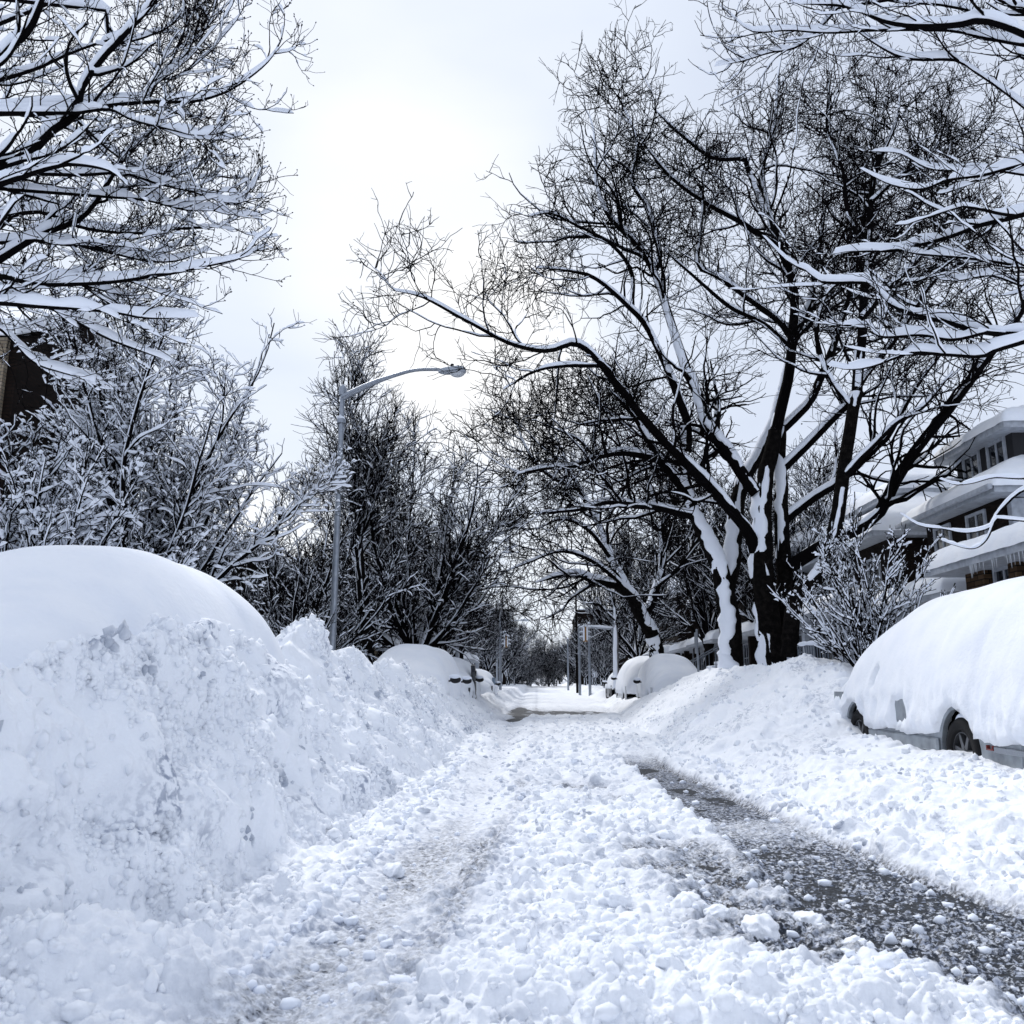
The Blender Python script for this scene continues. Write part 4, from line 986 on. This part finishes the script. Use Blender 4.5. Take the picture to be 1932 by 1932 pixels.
# bare strip of the dark car's flank and windscreen edge
bm = bmesh.new()
pts = [(-1.25, 1.58), (-1.0, 1.62), (-.55, 1.0), (-.35, .45), (-.75, .45), (-.8, 1.0)]
A = [bm.verts.new((1.035, a+.1, z)) for a, z in pts]; B = [bm.verts.new((.90, a+.1, z)) for a, z in pts]
bm.faces.new(A); bm.faces.new(B[::-1])
for k in range(len(pts)): bm.faces.new((A[k], B[k], B[(k+1) % len(pts)], A[(k+1) % len(pts)]))
bobj('door_edge', bm, M_DARKCAR, c4, bevel=.02)
boxes('side_window', [(.93, 1.042, -1.0, -.55, 1.08, 1.45)], M_GLASS, c4, bevel=.02)
c5 = snow_car('parked_car', 'rounded snow-capped car with a bluish side window showing, far end of the left row', -3.5, 41.0, 46.0, .1, 2.0, SED, M_DARKCAR, 47, zb=.5, mirrors=((1, 42.8, 1.0),), wheels=(42, 45), rough=.7)
boxes('side_window', [(.86, 1.01, -1.3, -.5, .95, 1.3)], mat('bluish_window', (.16, .22, .3), .2, .6), c5, bevel=.04)
snow_car('parked_car', 'snowed-in car sunk in the bank, nearest of the three in the right row', 4.35, 28.0, 33.0, .1, 2.0, [(u, h+.12) for u, h in SUV][::1], M_WHITECAR, 53, zb=.55, mirrors=((-1, 30.8, 1.1),), wheels=(29, 32), rough=.7)
snow_car('parked_van', 'tall snow-covered van with black mirror between the two smaller cars, right row', 4.3, 36.0, 41.6, .1, 2.1, VAN, M_WHITECAR, 59, zb=.6, mirrors=((-1, 40.0, 1.25),), wheels=(37.2, 40.6), rough=.7)
snow_car('parked_car', 'small snow-covered car with dark lower bumper showing, farthest of the right row', 4.4, 46.0, 51.0, .1, 2.0, SED, M_DARKCAR, 61, zb=.75, mirrors=((-1, 48.5, 1.05),), wheels=(47, 50), rough=.7)

# ------------------------------------------------------------------ lamp post, signals, poles, sign
def world_part(acc_or_obj, root):
    to_local(acc_or_obj, root.location); return acc_or_obj
def tube_obj(name, pts, radii, m, root, K=12, n=None):
    a = Acc(); P = np.array(pts, float); r = np.array(radii, float)
    if n: 
        P2 = catmull(P, n); r = np.interp(np.linspace(0, 1, n), np.linspace(0, 1, len(r)), r); P = P2
    a.add(tubes(P[None], r[None], K)); o = a.build(name, m, root)
    me = o.data; return world_part(o, root)
b = at(627, 1215, 21.5); base = np.array([b[0], b[1], .35])
top = at(641, 733, 21.5)
lamp = thing('street_lamp', 'tall galvanised street lamp with curved arm reaching over the road on the left', 'street lamp', base)
zt = top[2]; bx_, by_ = base[0], base[1]
tube_obj('pole', [(bx_, by_, .2), (bx_, by_, 3), (bx_, by_, zt-.2)], (.105, .088, .062), M_GALV, lamp, 20)
tube_obj('finial', [(bx_, by_, zt-.2), (bx_, by_, zt-.05), (bx_, by_, zt+.02), (bx_, by_, zt+.1)], (.095, .105, .10, .03), M_GALV, lamp, 14)
tube_obj('clamp', [(bx_, by_, zt-.98), (bx_, by_, zt-.86)], (.115, .115), M_GALV, lamp, 14)
arm = [at(646, 750, 21.5), at(700, 724, 21.3), at(745, 708, 21.2), at(785, 698, 21.1), at(835, 697, 21.0)]
tube_obj('arm', arm, (.095, .075, .055, .048, .045), M_GALV, lamp, 12, 20)
hc = at(853, 700, 21.0)
V_, F_ = ico(4); V_ = V_.copy()
sx_ = np.sign(V_)*np.abs(V_)**.75; V_ = sx_*np.array([.37, .16, .115]); V_[:, 2] *= (1+.35*V_[:, 0]/.37); V_[:, 2] = np.maximum(V_[:, 2], -.05)
o = mesh_np('lamp_head', V_+hc, F_, M_LAMP, lamp); world_part(o, lamp)
V_, F_ = ico(3); V_ = V_*np.array([.20, .14, .13]); V_[:, 2] = np.minimum(V_[:, 2], .0)
o = mesh_np('lamp_glass', V_+hc+np.array([.14, 0, -.045]), F_, M_GLASSW, lamp); world_part(o, lamp)
tube_obj('photocell', [hc+np.array([0, 0, .08]), hc+np.array([0, 0, .19])], (.045, .045), M_BLACK, lamp, 10)
a = Acc(); a.add(tubes(np.array([[(bx_-.12, by_-.05, zt-.85), (bx_-.02, by_-.09, zt-.82), (bx_+.1, by_-.05, zt-.86)]]), np.array([[.02, .06, .02]]), 8))
world_part(a.build('snow_cap', M_SNOWB, lamp), lamp)

def signal(label, pole_xy, zpole, arm_x, zarm, head, galv=M_GALV, plaster=False):
    x, y = pole_xy
    r = thing('traffic_light', label, 'traffic light', (x, y, .3), group='traffic lights over the crossing')
    tube_obj('pole', [(x, y, .3), (x, y, zpole)], (.10, .07), galv, r, 12)
    tube_obj('arm', [(x, y, zarm), (arm_x, y-.1, zarm+.12)], (.06, .045), galv, r, 10)
    tube_obj('arm_snow', [(x, y-.03, zarm+.07), ((x+arm_x)/2, y-.08, zarm+.15), (arm_x, y-.1, zarm+.18)], (.05, .075, .03), M_SNOWB, r, 8)
    hx, hz = head; yy = y-.1
    body = boxes('signal_housing', [(hx-.12, hx+.12, yy-.12, yy+.12, hz-.42, hz+.38)], M_YELLOW, r, bevel=.02); to_local(body, r.location)
    for sgn in (-1, 1):
        bm = bmesh.new()
        for k in range(3):
            z = hz+.24-k*.26
            box(bm, min(hx+sgn*.12, hx+sgn*.30), max(hx+sgn*.12, hx+sgn*.30), yy-.1, yy+.1, z+.06, z+.085)
            cyl_x(bm, hx+sgn*.12, hx+sgn*.15, yy, z, .09, 14)
        o = bobj('visor', bm, M_BLACK, r); to_local(o, r.location)
        a = Acc()
        for k in range(3):
            z = hz+.24-k*.26
            a.add(tubes(np.array([[(hx+sgn*.10, yy, z+.10), (hx+sgn*.2, yy, z+.12), (hx+sgn*.33, yy, z+.10)]]), np.array([[.05, .085, .03]]), 7))
        world_part(a.build('visor_snow', M_SNOWB, r), r)
    a = Acc(); a.add(tubes(np.array([[(hx-.16, yy-.02, hz+.40), (hx, yy-.02, hz+.46), (hx+.16, yy-.02, hz+.40)]]), np.array([[.04, .11, .04]]), 8))
    world_part(a.build('housing_snow', M_SNOWB, r), r)
    # snow driven onto the face, leaving a strip of the housing bare
    o = boxes('snow_plaster', [(hx-.14, hx-.035, yy-.16, yy-.12, hz-.38, hz+.36), (hx+.06, hx+.14, yy-.16, yy-.12, hz-.36, hz+.36)], M_SNOWB, r, bevel=.02); to_local(o, r.location)
    return r
pl = at(944, 1260, 60); hd = at(955, 1210, 60)
signal('yellowish traffic light cluster with snowy visors on the left of the crossing', (pl[0], 60), hd[2]+1.6, at(956, 1200, 60)[0], at(944, 1196, 60)[2], (hd[0], hd[2]))
pr = at(1159, 1240, 47); hd = at(1104, 1196, 47)
signal('snow-capped traffic light hanging from the arm right of the crossing', (pr[0], 47), hd[2]+.9, at(1106, 1182, 47)[0], at(1157, 1187, 47)[2], (hd[0], hd[2]))
for i, (px, pt, Yd, lab) in enumerate(((862, 1195, 44, 'galvanised pole standing behind the snowed-in car, left pavement'), (1089, 1100, 75, 'tall dark utility pole right of the far carriageway end'),
        (1094, 1180, 66, 'pale slim pole just right of the tall dark utility pole'), (1113, 1176, 62, 'slim pole under the right traffic light'), (1072, 1205, 90, 'faint distant pole left of the tall dark utility pole'))):
    w = at(px, 1288, Yd); zt_ = at(px, pt, Yd)[2]
    r = thing('utility_pole', lab, 'pole', (w[0], Yd, .3), group='poles along the street')
    tube_obj('pole', [(w[0], Yd, .2), (w[0], Yd, zt_)], (.11, .08), M_GALV if i != 1 else M_BARK, r, 10)
    tube_obj('cap', [(w[0], Yd, zt_-.02), (w[0], Yd, zt_+.1)], (.11, .04), M_SNOWB, r, 8)
w = at(1317, 1255, 27)
r = thing('sign_post', 'thin metal sign post with its plate edge-on behind the snowed-in right row cars', 'sign', (w[0], w[1], 1.0), group=None)
zt_ = at(1317, 1187, 27)[2]
o = boxes('post', [(w[0]-.03, w[0]+.03, w[1]-.02, w[1]+.02, 1.0, zt_)], M_GALV, r, bevel=.004); to_local(o, r.location)
o = boxes('sign_plate', [(w[0]-.045, w[0]-.031, w[1]-.22, w[1]+.22, zt_-.75, zt_-.1)], M_GALV, r, bevel=.003); to_local(o, r.location)
# far street light
w = at(989, 1170, 80)
r = thing('street_lamp', 'tiny distant street lamp above the left traffic light', 'street lamp', (at(944, 1288, 80)[0]-.3, 80, .3))
px0 = r.location.x
tube_obj('pole', [(px0, 80, .3), (px0, 80, w[2]-.6)], (.11, .08), M_GALV, r, 8)
tube_obj('arm', [(px0, 80, w[2]-.6), (px0+1.0, 80, w[2]-.1), tuple(w)], (.06, .05, .045), M_GALV, r, 8, 8)
V_, F_ = ico(3); o = mesh_np('lamp_head', V_*np.array([.5, .2, .12])+w, F_, M_LAMP, r); world_part(o, r)

# ------------------------------------------------------------------ houses
class House:
    def __init__(s, name, label, x, y, cat='house', group=None):
        s.r = thing(name, label, cat, (x, y, .3), group=group); s.l = s.r.location
    def fix(s, o): to_local(o, s.l); return o
    def box(s, name, b, m, parent=None, bevel=0):
        return s.fix(boxes(name, b if isinstance(b, list) else [b], m, parent or s.r, bevel))
    def roof(s, x0, x1, y0, y1, z, slope, th=.35, fascia=.16, maxh=9, m=M_TRIM, name='roof'):
        """white eaves board, and a hipped blanket of snow that follows the roof"""
        rf = s.box(name, (x0+.04, x1-.04, y0+.04, y1-.04, z-fascia, z), m)
        n = 56
        g = (1-np.cos(np.linspace(0, np.pi, n)))/2; g = .5*g+.5*np.linspace(0, 1, n)
        xs = x0+(x1-x0)*g; ys_ = y0+(y1-y0)*g
        Xg, Yg = np.meshgrid(xs, ys_)
        d = np.minimum(np.minimum(Xg-x0, x1-Xg), np.minimum(Yg-y0, y1-Yg))
        e = np.sqrt(np.clip(1-(1-np.clip(d/.38, 0, 1))**2, 0, 1))
        Zg = z-.03+th*e+np.minimum(d*slope, maxh)+.06*fbm(Xg*.9, Yg*.9, int(abs(x0*7+y0*3)), 3)*e
        wv = .05*fbm(Xg*2.2+5, Yg*2.2, 5, 2)*(1-e)
        V_ = np.stack([Xg+wv, Yg+wv, Zg], -1).reshape(-1, 3)
        idx = np.arange(n*n).reshape(n, n)
        F_ = np.stack([idx[:-1, :-1], idx[:-1, 1:], idx[1:, 1:], idx[1:, :-1]], -1).reshape(-1, 4)
        s.fix(mesh_np('roof_snow', V_, F_, M_SNOW, rf))
        return rf
    def win(s, face, c, a, z, w, h, m=M_TRIM, parent=None, mull=1, cross=1, sill=True):
        """face '-x','+x','-y': wall plane at c, centre a along the wall, sill height z"""
        t_ = .07; sg = 1 if face == '+x' else -1
        def bb(a0, a1, z0, z1, d0, d1):
            lo, hi = sorted((c+sg*d0, c+sg*d1))
            return (lo, hi, a0, a1, z0, z1) if face[1] == 'x' else (a0, a1, lo, hi, z0, z1)
        L_ = [bb(a-w/2-t_, a-w/2, z-t_, z+h+t_, -.06, .05), bb(a+w/2, a+w/2+t_, z-t_, z+h+t_, -.06, .05),
              bb(a-w/2, a+w/2, z+h, z+h+t_, -.06, .048), bb(a-w/2, a+w/2, z-t_, z, -.06, .048)]
        for k in range(mull):
            q_ = a-w/2+w*(k+1)/(mull+1); L_.append(bb(q_-.025, q_+.025, z, z+h, -.03, .03))
        if cross: L_.append(bb(a-w/2, a+w/2, z+h*.5-.02, z+h*.5+.02, -.03, .026))
        f = s.box('window', L_, m, parent)
        s.box('pane', bb(a-w/2, a+w/2, z, z+h, -.02, .005), M_GLASS, f)
        return f
def icicles(H, x, y0, y1, z, n, seed):
    q = np.random.default_rng(seed); yy = q.uniform(y0, y1, n); ln = q.uniform(.06, .32, n)
    P = np.stack([np.stack([x+0*yy, yy, z+0*yy], 1), np.stack([x+0*yy, yy, z-ln], 1)], 1)
    a = Acc(); a.add(tubes(P, np.stack([q.uniform(.012, .022, n), np.full(n, .002)], 1), 5))
    o = a.build('icicles', M_GLASSW, H.r); H.fix(o); o['kind'] = 'stuff'

# right, nearest house
h = House('brick_house', 'snow-roofed brick house with dormer and pale side wall at the right edge', 13, 21)
h.box('wall', (10, 17.5, 18.6, 22.3, .2, 5.12), M_BRICK)
h.box('side_wall', (10.35, 17.5, 18.48, 18.60, .2, 5.10), M_STUCCO)
h.box('corner_board', (10.12, 10.36, 18.42, 18.60, .2, 5.08), M_TRIM)
h.roof(9.5, 18.3, 17.9, 22.8, 5.28, .5, .32)
h.box('gutter', (9.38, 9.50, 17.9, 22.8, 5.18, 5.30), M_TRIM, bevel=.03)
h.win('-x', 10, 19.7, 3.65, .75, 1.3, mull=1); h.win('-x', 10, 21.4, 3.65, .75, 1.3, mull=1)
h.win('-y', 18.48, 12.6, 3.7, .9, 1.2)
dw = h.box('dormer', (10.8, 15.5, 19.3, 22.0, 5.7, 6.9), M_SHINGLE)
h.win('-x', 10.8, 20.0, 6.15, .7, .6, parent=dw, cross=0); h.win('-x', 10.8, 21.2, 6.15, .7, .6, parent=dw, cross=0)
h.win('-y', 19.3, 11.7, 6.2, .8, .5, parent=dw, cross=0)
h.roof(10.35, 16.4, 18.8, 22.4, 6.98, .42, .26, name='dormer_roof')
h.box('porch_wall', [(8.75, 10, 12.2, 18.0, .2, 2.25), (8.75, 10, 17.75, 17.95, 2.25, 3.4), (8.75, 8.95, 17.2, 17.75, 2.25, 3.4), (8.75, 8.95, 16.0, 16.3, 2.25, 3.4), (8.75, 8.95, 14.3, 14.6, 2.25, 3.4), (8.75, 8.95, 12.2, 12.6, 2.25, 3.4), (8.95, 10, 12.2, 17.75, 2.25, 3.38)], M_BRICK2)
for a_, w_ in ((16.75, .62), (15.3, 1.15), (13.45, 1.3)): h.win('-x', 8.93, a_, 2.3, w_, 1.0, mull=1, cross=0)
h.roof(8.1, 10.4, 11.6, 18.5, 3.52, .3, .36, name='porch_roof')
icicles(h, 8.16, 12, 16.6, 3.4, 46, 4)
h.box('open_porch_wall', (9.0, 10, 18.7, 22.2, .2, 1.6), M_BRICK2)
for y_ in (18.9, 22.0): h.box('porch_column', (8.95, 9.25, y_-.14, y_+.14, 1.6, 3.2), M_TRIM, bevel=.02)
h.roof(8.5, 10.2, 18.55, 22.6, 3.1, .3, .34, name='lower_porch_roof')
# the row of like houses behind the plane trees
rowlab = ['second dark brick house from the right, its louvred dormer under deep snow', 'dark brick house directly behind the snow-clad bush', 'dark brick house seen between the trunks of the big plane trees',
          'dark house with snowy porch left of the plane tree trunks', 'dark house half hidden by the leaning street tree', 'farthest dark house of the right row before the crossing']
for i in range(6):
    y0 = 24.6+8.6*i+(2 if i > 3 else 0); y1 = y0+7.6; x0 = 10.0+.25*(i % 2)
    if i > 3 : x0 = 9.4
    H = House('brick_house', rowlab[i], x0+3, y0+3.8, group='row of brick houses on the right')
    ht = (5.3, 6.2, 7.4, 6.2, 7.4, 8.2)[i]
    H.box('wall', (x0, x0+8, y0, y1, .2, ht), M_BRICK)
    H.roof(x0-.7, x0+8.6, y0-.5, y1+.5, ht+.12, .6, .4)
    for k in range(3):
        H.win('-x', x0, y0+1.4+k*2.4, ht-1.9, .85, 1.4)
        if k != 1: H.win('-x', x0, y0+1.4+k*2.4, 1.7, .95, 1.3)
    H.win('-y', y0, x0+1.4, ht-1.9, .8, 1.3); H.win('-y', y0, x0+1.4, 1.8, .8, 1.3)
    H.box('door', (x0-.05, x0+.02, y0+3.3, y0+4.3, .6, 2.7), M_TRIM, bevel=.02)
    dw = H.box('dormer', (x0+1.4, x0+4.5, y0+2.0, y0+5.4, ht+.3, ht+1.65), M_SHINGLE)
    H.win('-x', x0+1.4, y0+3.2, ht+.85, .7, .65, parent=dw, cross=(i == 0), mull=1)
    H.roof(x0+.8, x0+5.2, y0+1.4, y0+6.0, ht+1.78, .55, .32, name='dormer_roof')
    px_ = x0-1.7
    for y_ in (y0+.3, y0+3.7, y1-.3): H.box('porch_column', (px_+.1, px_+.4, y_-.15, y_+.15, .4, 3.1), M_BRICK if i else M_TRIM, bevel=.02)
    H.roof(px_-.3, x0+.2, y0-.2, y1+.2, 3.25, .3, .36, name='porch_roof')
    H.box('stoop', [(px_-.3-.28*k, px_-.28*k, y0+3.0, y0+4.6, .2, .85-.17*k) for k in range(4)], M_STUCCO)
# low iron railing and steps near the plane trees
w0 = at(1506, 1232, 19.5); w1 = at(1562, 1232, 18)
r = thing('railing', 'low bluish iron railing capped with snow behind the bank right of the plane trees', 'railing', (w0[0], w0[1], .9))
d = (w1-w0); P0_ = [w0+d*k/12 for k in range(13)]; zr = 1.95
bars = Acc()
for p_ in P0_: bars.add(tubes(np.array([[(p_[0], p_[1], .9), (p_[0], p_[1], zr)]]), np.array([[.012, .012]]), 6))
for z_ in (1.3, zr): bars.add(tubes(np.array([[(w0[0], w0[1], z_), (w1[0], w1[1], z_)]]), np.array([[.02, .02]]), 6))
world_part(bars.build('bars', M_IRON, r), r)
a = Acc(); pp = np.array([w0+d*k/9 for k in range(10)]); pp[:, 2] = zr+.04; a.add(tubes(pp[None], np.array([[.01, .05, .06, .04, .055, .06, .045, .05, .06, .01]]), 7))
world_part(a.build('snow_cap', M_SNOWB, r), r)
w = at(1322, 1240, 33)
r = thing('steps', 'snowy stair railing rising to a stoop left of the plane tree trunk', 'stairs', (w[0], w[1], .3))
o = boxes('treads', [(w[0]-.6+.3*k, w[0]-.3+.3*k+.3, w[1]-.6, w[1]+.6, .3, 1.15+.17*k) for k in range(5)], M_STUCCO, r); to_local(o, r.location)
o = boxes('tread_snow', [(w[0]-.6+.3*k, w[0]-.32+.3*k, w[1]-.6, w[1]+.6, 1.152+.17*k, 1.27+.17*k) for k in range(5)], M_SNOWB, r, bevel=.04); to_local(o, r.location)
for sy in (-.65, .65):
    tube_obj('handrail', [(w[0]-.8, w[1]+sy, 1.7), (w[0]+.9, w[1]+sy, 2.6)], (.025, .025), M_IRON, r, 6)
    for k in range(5): tube_obj('baluster', [(w[0]-.7+.38*k, w[1]+sy, .9), (w[0]-.7+.38*k, w[1]+sy, 1.76+.2*k)], (.015, .015), M_IRON, r, 5)

# left brick house behind the snow-loaded tree
h = House('brick_house', 'tall dark brick house with white window frames behind the snowy branches at the left edge', -14, 20)
h.box('wall', (-20, -11.1, 16.5, 21.6, .2, 8.3), M_BRICK)
h.box('front_wall', (-20, -11.3, 16.38, 16.5, .2, 8.3), M_BRICKT)
bm = bmesh.new()   # gable
vs = [bm.verts.new(v) for v in ((-11.1, 16.5, 8.3), (-11.1, 21.6, 8.3), (-11.1, 19.0, 9.7), (-20, 16.5, 8.3), (-20, 21.6, 8.3), (-20, 19.0, 9.7))]
for f in ((0, 1, 2), (5, 4, 3), (0, 3, 4, 1), (1, 4, 5, 2), (2, 5, 3, 0)): bm.faces.new([vs[i] for i in f])
h.fix(bobj('gable', bm, M_BRICK, h.r))
bm = bmesh.new()
for k, (y0, z0, y1, z1) in enumerate(((16.1, 8.2, 19.02, 9.82), (19.02, 9.82, 21.9, 8.3))):
    vs = [bm.verts.new(v) for x in (-10.9, -20.2) for v in ((x, y0, z0), (x, y1, z1), (x, y1, z1+.4), (x, y0, z0+.4))]
    for f in ((0, 1, 2, 3), (7, 6, 5, 4), (0, 4, 5, 1), (1, 5, 6, 2), (2, 6, 7, 3), (3, 7, 4, 0)): bm.faces.new([vs[i] for i in f])
h.fix(bobj('roof_snow', bm, M_SNOW, h.r, bevel=.12))
h.win('+x', -11.1, 19.0, 5.0, 1.0, 1.6, mull=1, cross=0); h.win('+x', -11.1, 20.5, 5.0, .6, 1.6, mull=0, cross=0); h.win('+x', -11.1, 19.6, 1.8, 1.2, 1.5)
h.box('cornice', (-11.1, -10.8, 18.0, 21.0, 6.9, 7.1), M_TRIM, bevel=.03)
h.box('cornice_snow', (-11.1, -10.75, 17.95, 21.05, 7.102, 7.25), M_SNOWB, bevel=.06)
# left street side farther back
leftlab = ['dark house with tan brick porch behind the tangle of trees left of the lamp post', 'tan brick house glimpsed over the first snow-covered car on the left', 'pale two-storey house with snowy porch tiers near the left traffic light']
for i, (x0, x1, y0, y1, ht, m) in enumerate(((-18, -11, 30, 38, 5.6, M_BRICK), (-15, -9.2, 46, 55, 6.2, M_BRICKT), (-12, -7.6, 66, 76, 6.8, M_STUCCO))):
    H = House('house', leftlab[i], (x0+x1)/2, y0, group='houses along the left side')
    H.box('wall', (x0, x1, y0, y1, .2, ht), m); H.roof(x0-.5, x1+.6, y0-.5, y1+.5, ht+.12, .5, .4)
    for k in range(3): H.win('+x', x1, y0+1.5+k*2.4, ht-2.0, .9, 1.4); H.win('-y', y0, x1-1.2-k*1.6, ht-2.0, .8, 1.4)
    H.win('-y', y0, x1-1.2, 1.6, .8, 1.4)
    H.roof(x1-.1, x1+1.8, y0, y1, 3.0, .3, .4, name='porch_roof')
    for y_ in (y0+.2, y1-.2): H.box('porch_column', (x1+1.4, x1+1.7, y_-.15, y_+.15, .3, 2.86), m)
# flat-topped apartment blocks beyond the crossing
for lab, (a0, a1, yt, Yd) in (('flat-topped black apartment block beyond the crossing on the left', (858, 953, 1160, 110)), ('flat-topped dark block beyond the crossing on the right', (1090, 1190, 1156, 110))):
    p0 = at(a0, yt, Yd); p1 = at(a1, yt, Yd); zt_ = p0[2]
    H = House('apartment_block', lab, (p0[0]+p1[0])/2, Yd, 'building', 'apartment blocks past the crossing')
    H.box('wall', (p0[0], p1[0], Yd, Yd+22, .2, zt_), M_BRICK); H.box('parapet', (p0[0]-.1, p1[0]+.1, Yd-.1, Yd+22.1, zt_, zt_+.35), M_BRICK)
    H.box('roof_snow', (p0[0]+.1, p1[0]-.1, Yd+.1, Yd+21.9, zt_+.352, zt_+.5), M_SNOWB)
    for k in range(3):
        for l in range(3):
            H.win('-y', Yd, p0[0]+(p1[0]-p0[0])*(k+.7)/3.4, 1.5+l*2.8, .9, 1.3)

# ------------------------------------------------------------------ the bare trees down the street
protos = []
for i in range(5):
    q = np.random.default_rng(100+i)
    hh = (9.5, 11, 8.5, 10, 12)[i]
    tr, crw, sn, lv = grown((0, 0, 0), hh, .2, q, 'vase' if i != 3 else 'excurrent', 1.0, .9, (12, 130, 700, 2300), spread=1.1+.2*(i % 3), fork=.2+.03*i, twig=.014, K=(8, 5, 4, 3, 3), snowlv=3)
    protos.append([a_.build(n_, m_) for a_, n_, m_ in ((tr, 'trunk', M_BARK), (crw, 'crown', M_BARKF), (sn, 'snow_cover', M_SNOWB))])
used = set()
def copy_tree(k, x, y, label, sc_=1.0, group=None, name='street_tree', z=.3):
    r = thing(name, label, 'tree', (x, y, z), group=group, rz=(x*13.7+y*7.1) % 6.28); r.scale = (sc_, sc_, sc_)
    for o in protos[k]:
        c_ = o if k not in used else o.copy()
        if k in used: COL.objects.link(c_)
        c_.parent = r
    used.add(k)
    return r
spots = [
 (1, -8.2, 36, .85, 'bare tree behind the dark house left of the lamp post, top above the low tangle'),
 (2, -7.0, 43, 1.05, 'dense bare tree beyond the galvanised pole on the left'),
 (0, -6.4, 52, 1.1, 'bare tree over the tan brick house on the left'),
 (4, -13.5, 30, .62, 'dark tree against the sky between the snowy tree and the lamp post'),
 (3, -6.2, 64, 1.1, 'bare tree in front of the pale house near the left traffic light'),
 (2, 5.6, 52, 1.2, 'bare tree right of the road just past the snowed-in van'),
 (1, 8.2, 44, 1.15, 'bare tree behind the leaning street tree on the right'),
 (4, 9.0, 34, .85, 'tall thin-branched tree behind the first plane tree trunk'),
 (3, 6.0, 62, 1.1, 'narrow bare tree left of the farthest dark house on the right'),
 (2, -4.4, 84, 1.0, 'small bare tree at the far left kerb, its crown against the bright gap'),
]
for k, x, y, s_, lab in spots: copy_tree(k, x, y, lab, s_)
LAB_L = 'one of the dark bare trees massed far down the left side past the crossing'
LAB_R = 'one of the dark bare trees massed far down the right side past the crossing'
for i in range(34):
    sgn = -1 if i % 2 == 0 else 1
    y = 78+3.6*i+rnd.uniform(-3, 3)
    x = sgn*(rnd.choice((5.0, 7.0, 10, 13))+rnd.uniform(-.5, .8))+(.4 if sgn > 0 else -.2)
    if abs(x) < 5 and y < 95: x = sgn*6
    copy_tree(i % 5, x, y, LAB_L if sgn < 0 else LAB_R, rnd.uniform(.72, 1.0), 'far trees left of the road' if sgn < 0 else 'far trees right of the road')
# backing of yard trees behind the left group, which make its lower half so dark
for i, (x, y, k, s_) in enumerate(((-10.2, 40, 4, .6), (-9.0, 47, 1, .75), (-16, 34, 3, .6), (-8.0, 58, 2, 1.0), (-14, 44, 0, .8))):
    copy_tree(k, x, y, ('dark yard tree just behind the broad fan of branches under the lamp head', 'yard tree above the second snow-covered car of the left row', 'yard tree hidden deepest behind the low tangle left of the lamp post',
        'bare yard tree between the galvanised pole and the left traffic light', 'dark yard tree in the gap between lamp post and snow-loaded tree')[i], s_, 'yard trees behind the lamp post')
# pale-barked small tree at the right signal pole
q = np.random.default_rng(77)
tr, crw, sn = Acc(), Acc(), Acc()
P0, R0 = pack([limb_world(l, 45, 45, w0_, w1_, n=16, q=q, wob=.1) for l, w0_, w1_ in (([(1164, 1300), (1163, 1240), (1162, 1185), (1160, 1165)], 11, 8), ([(1161, 1170), (1145, 1155), (1130, 1140), (1100, 1138)], 6, 2), ([(1161, 1168), (1160, 1145), (1153, 1120), (1150, 1100)], 6, 2), ([(1162, 1166), (1175, 1140), (1190, 1120)], 5, 2))])
tr.add(tubes(P0[:1], R0[:1], 10)); crw.add(tubes(P0[1:], R0[1:], 6))
P1, R1 = spawn(P0[1:], R0[1:], 40, q, (30, 60), (.7, 1.4), .2, 1, 8, .2, .1, minr=.012); P2, R2 = spawn(P1, R1, 240, q, (30, 60), (.3, .8), .1, 1, 6, .2, .1, minr=.01)
crw.add(tubes(P1, R1, 4)); crw.add(tubes(P2, R2, 3)); snow_on(sn, P0, R0, q, .6, .05, .9, 7, 2, .4, .12, .1, nlow=6); snow_on(sn, P1, R1, q, .8, .03, .6, 5, 1, 0, .06, .3)
b = at(1164, 1288, 45); b[2] = .3
make_tree('street_tree', 'small white-barked tree beside the pole of the right traffic light', b, tr, crw, sn, bark=M_BARKL)

LAB_E = 'bare tree standing where the street bends away, closing the bright gap'
for i, (x, y) in enumerate(((-6, 165), (-3.4, 178), (-1.2, 188), (1.5, 182), (3.6, 190), (5.8, 170), (-4.6, 200), (0, 205), (2.6, 168))):
    copy_tree((i*2) % 5, x, y, LAB_E, .85+.07*(i % 3), 'trees closing the far end of the street', z=-.8)

for i, (x, y) in enumerate(((-7, 140), (-4.8, 150), (-2.6, 158), (-.6, 162), (1.6, 160), (3.8, 152), (5.6, 146), (7.4, 138), (.4, 150), (-3.6, 142))):
    r = copy_tree((2, 0, 1)[i % 3], x*.9, y-28, 'low dark shrub closing the far end of the street', .5+.07*(i % 3), 'shrubs at the far end of the street', name='shrub', z=-.7)
    r['category'] = 'shrub'

for k, x, y, s_, lab in ((2, -3.6, 98, .62, 'small bare tree low in the bright gap, left of the street axis'), (0, 3.7, 104, .7, 'small bare tree low in the bright gap, right of the street axis'), (1, -2.2, 122, .62, 'faint small tree nearest the middle of the bright gap')):
    copy_tree(k, x, y, lab, s_)

for k, x, y, s_, lab in ((1, -4.6, 70, .75, 'dark bare tree crowding the road behind the left traffic light'), (2, 4.9, 72, .75, 'dark bare tree crowding the road behind the right traffic light'),
        (0, -3.9, 88, .8, 'bare tree leaning into the bright gap behind the distant street lamp'), (2, 4.2, 92, .8, 'bare tree filling the bright gap between the slim poles on the right')):
    copy_tree(k, x, y, lab, s_)
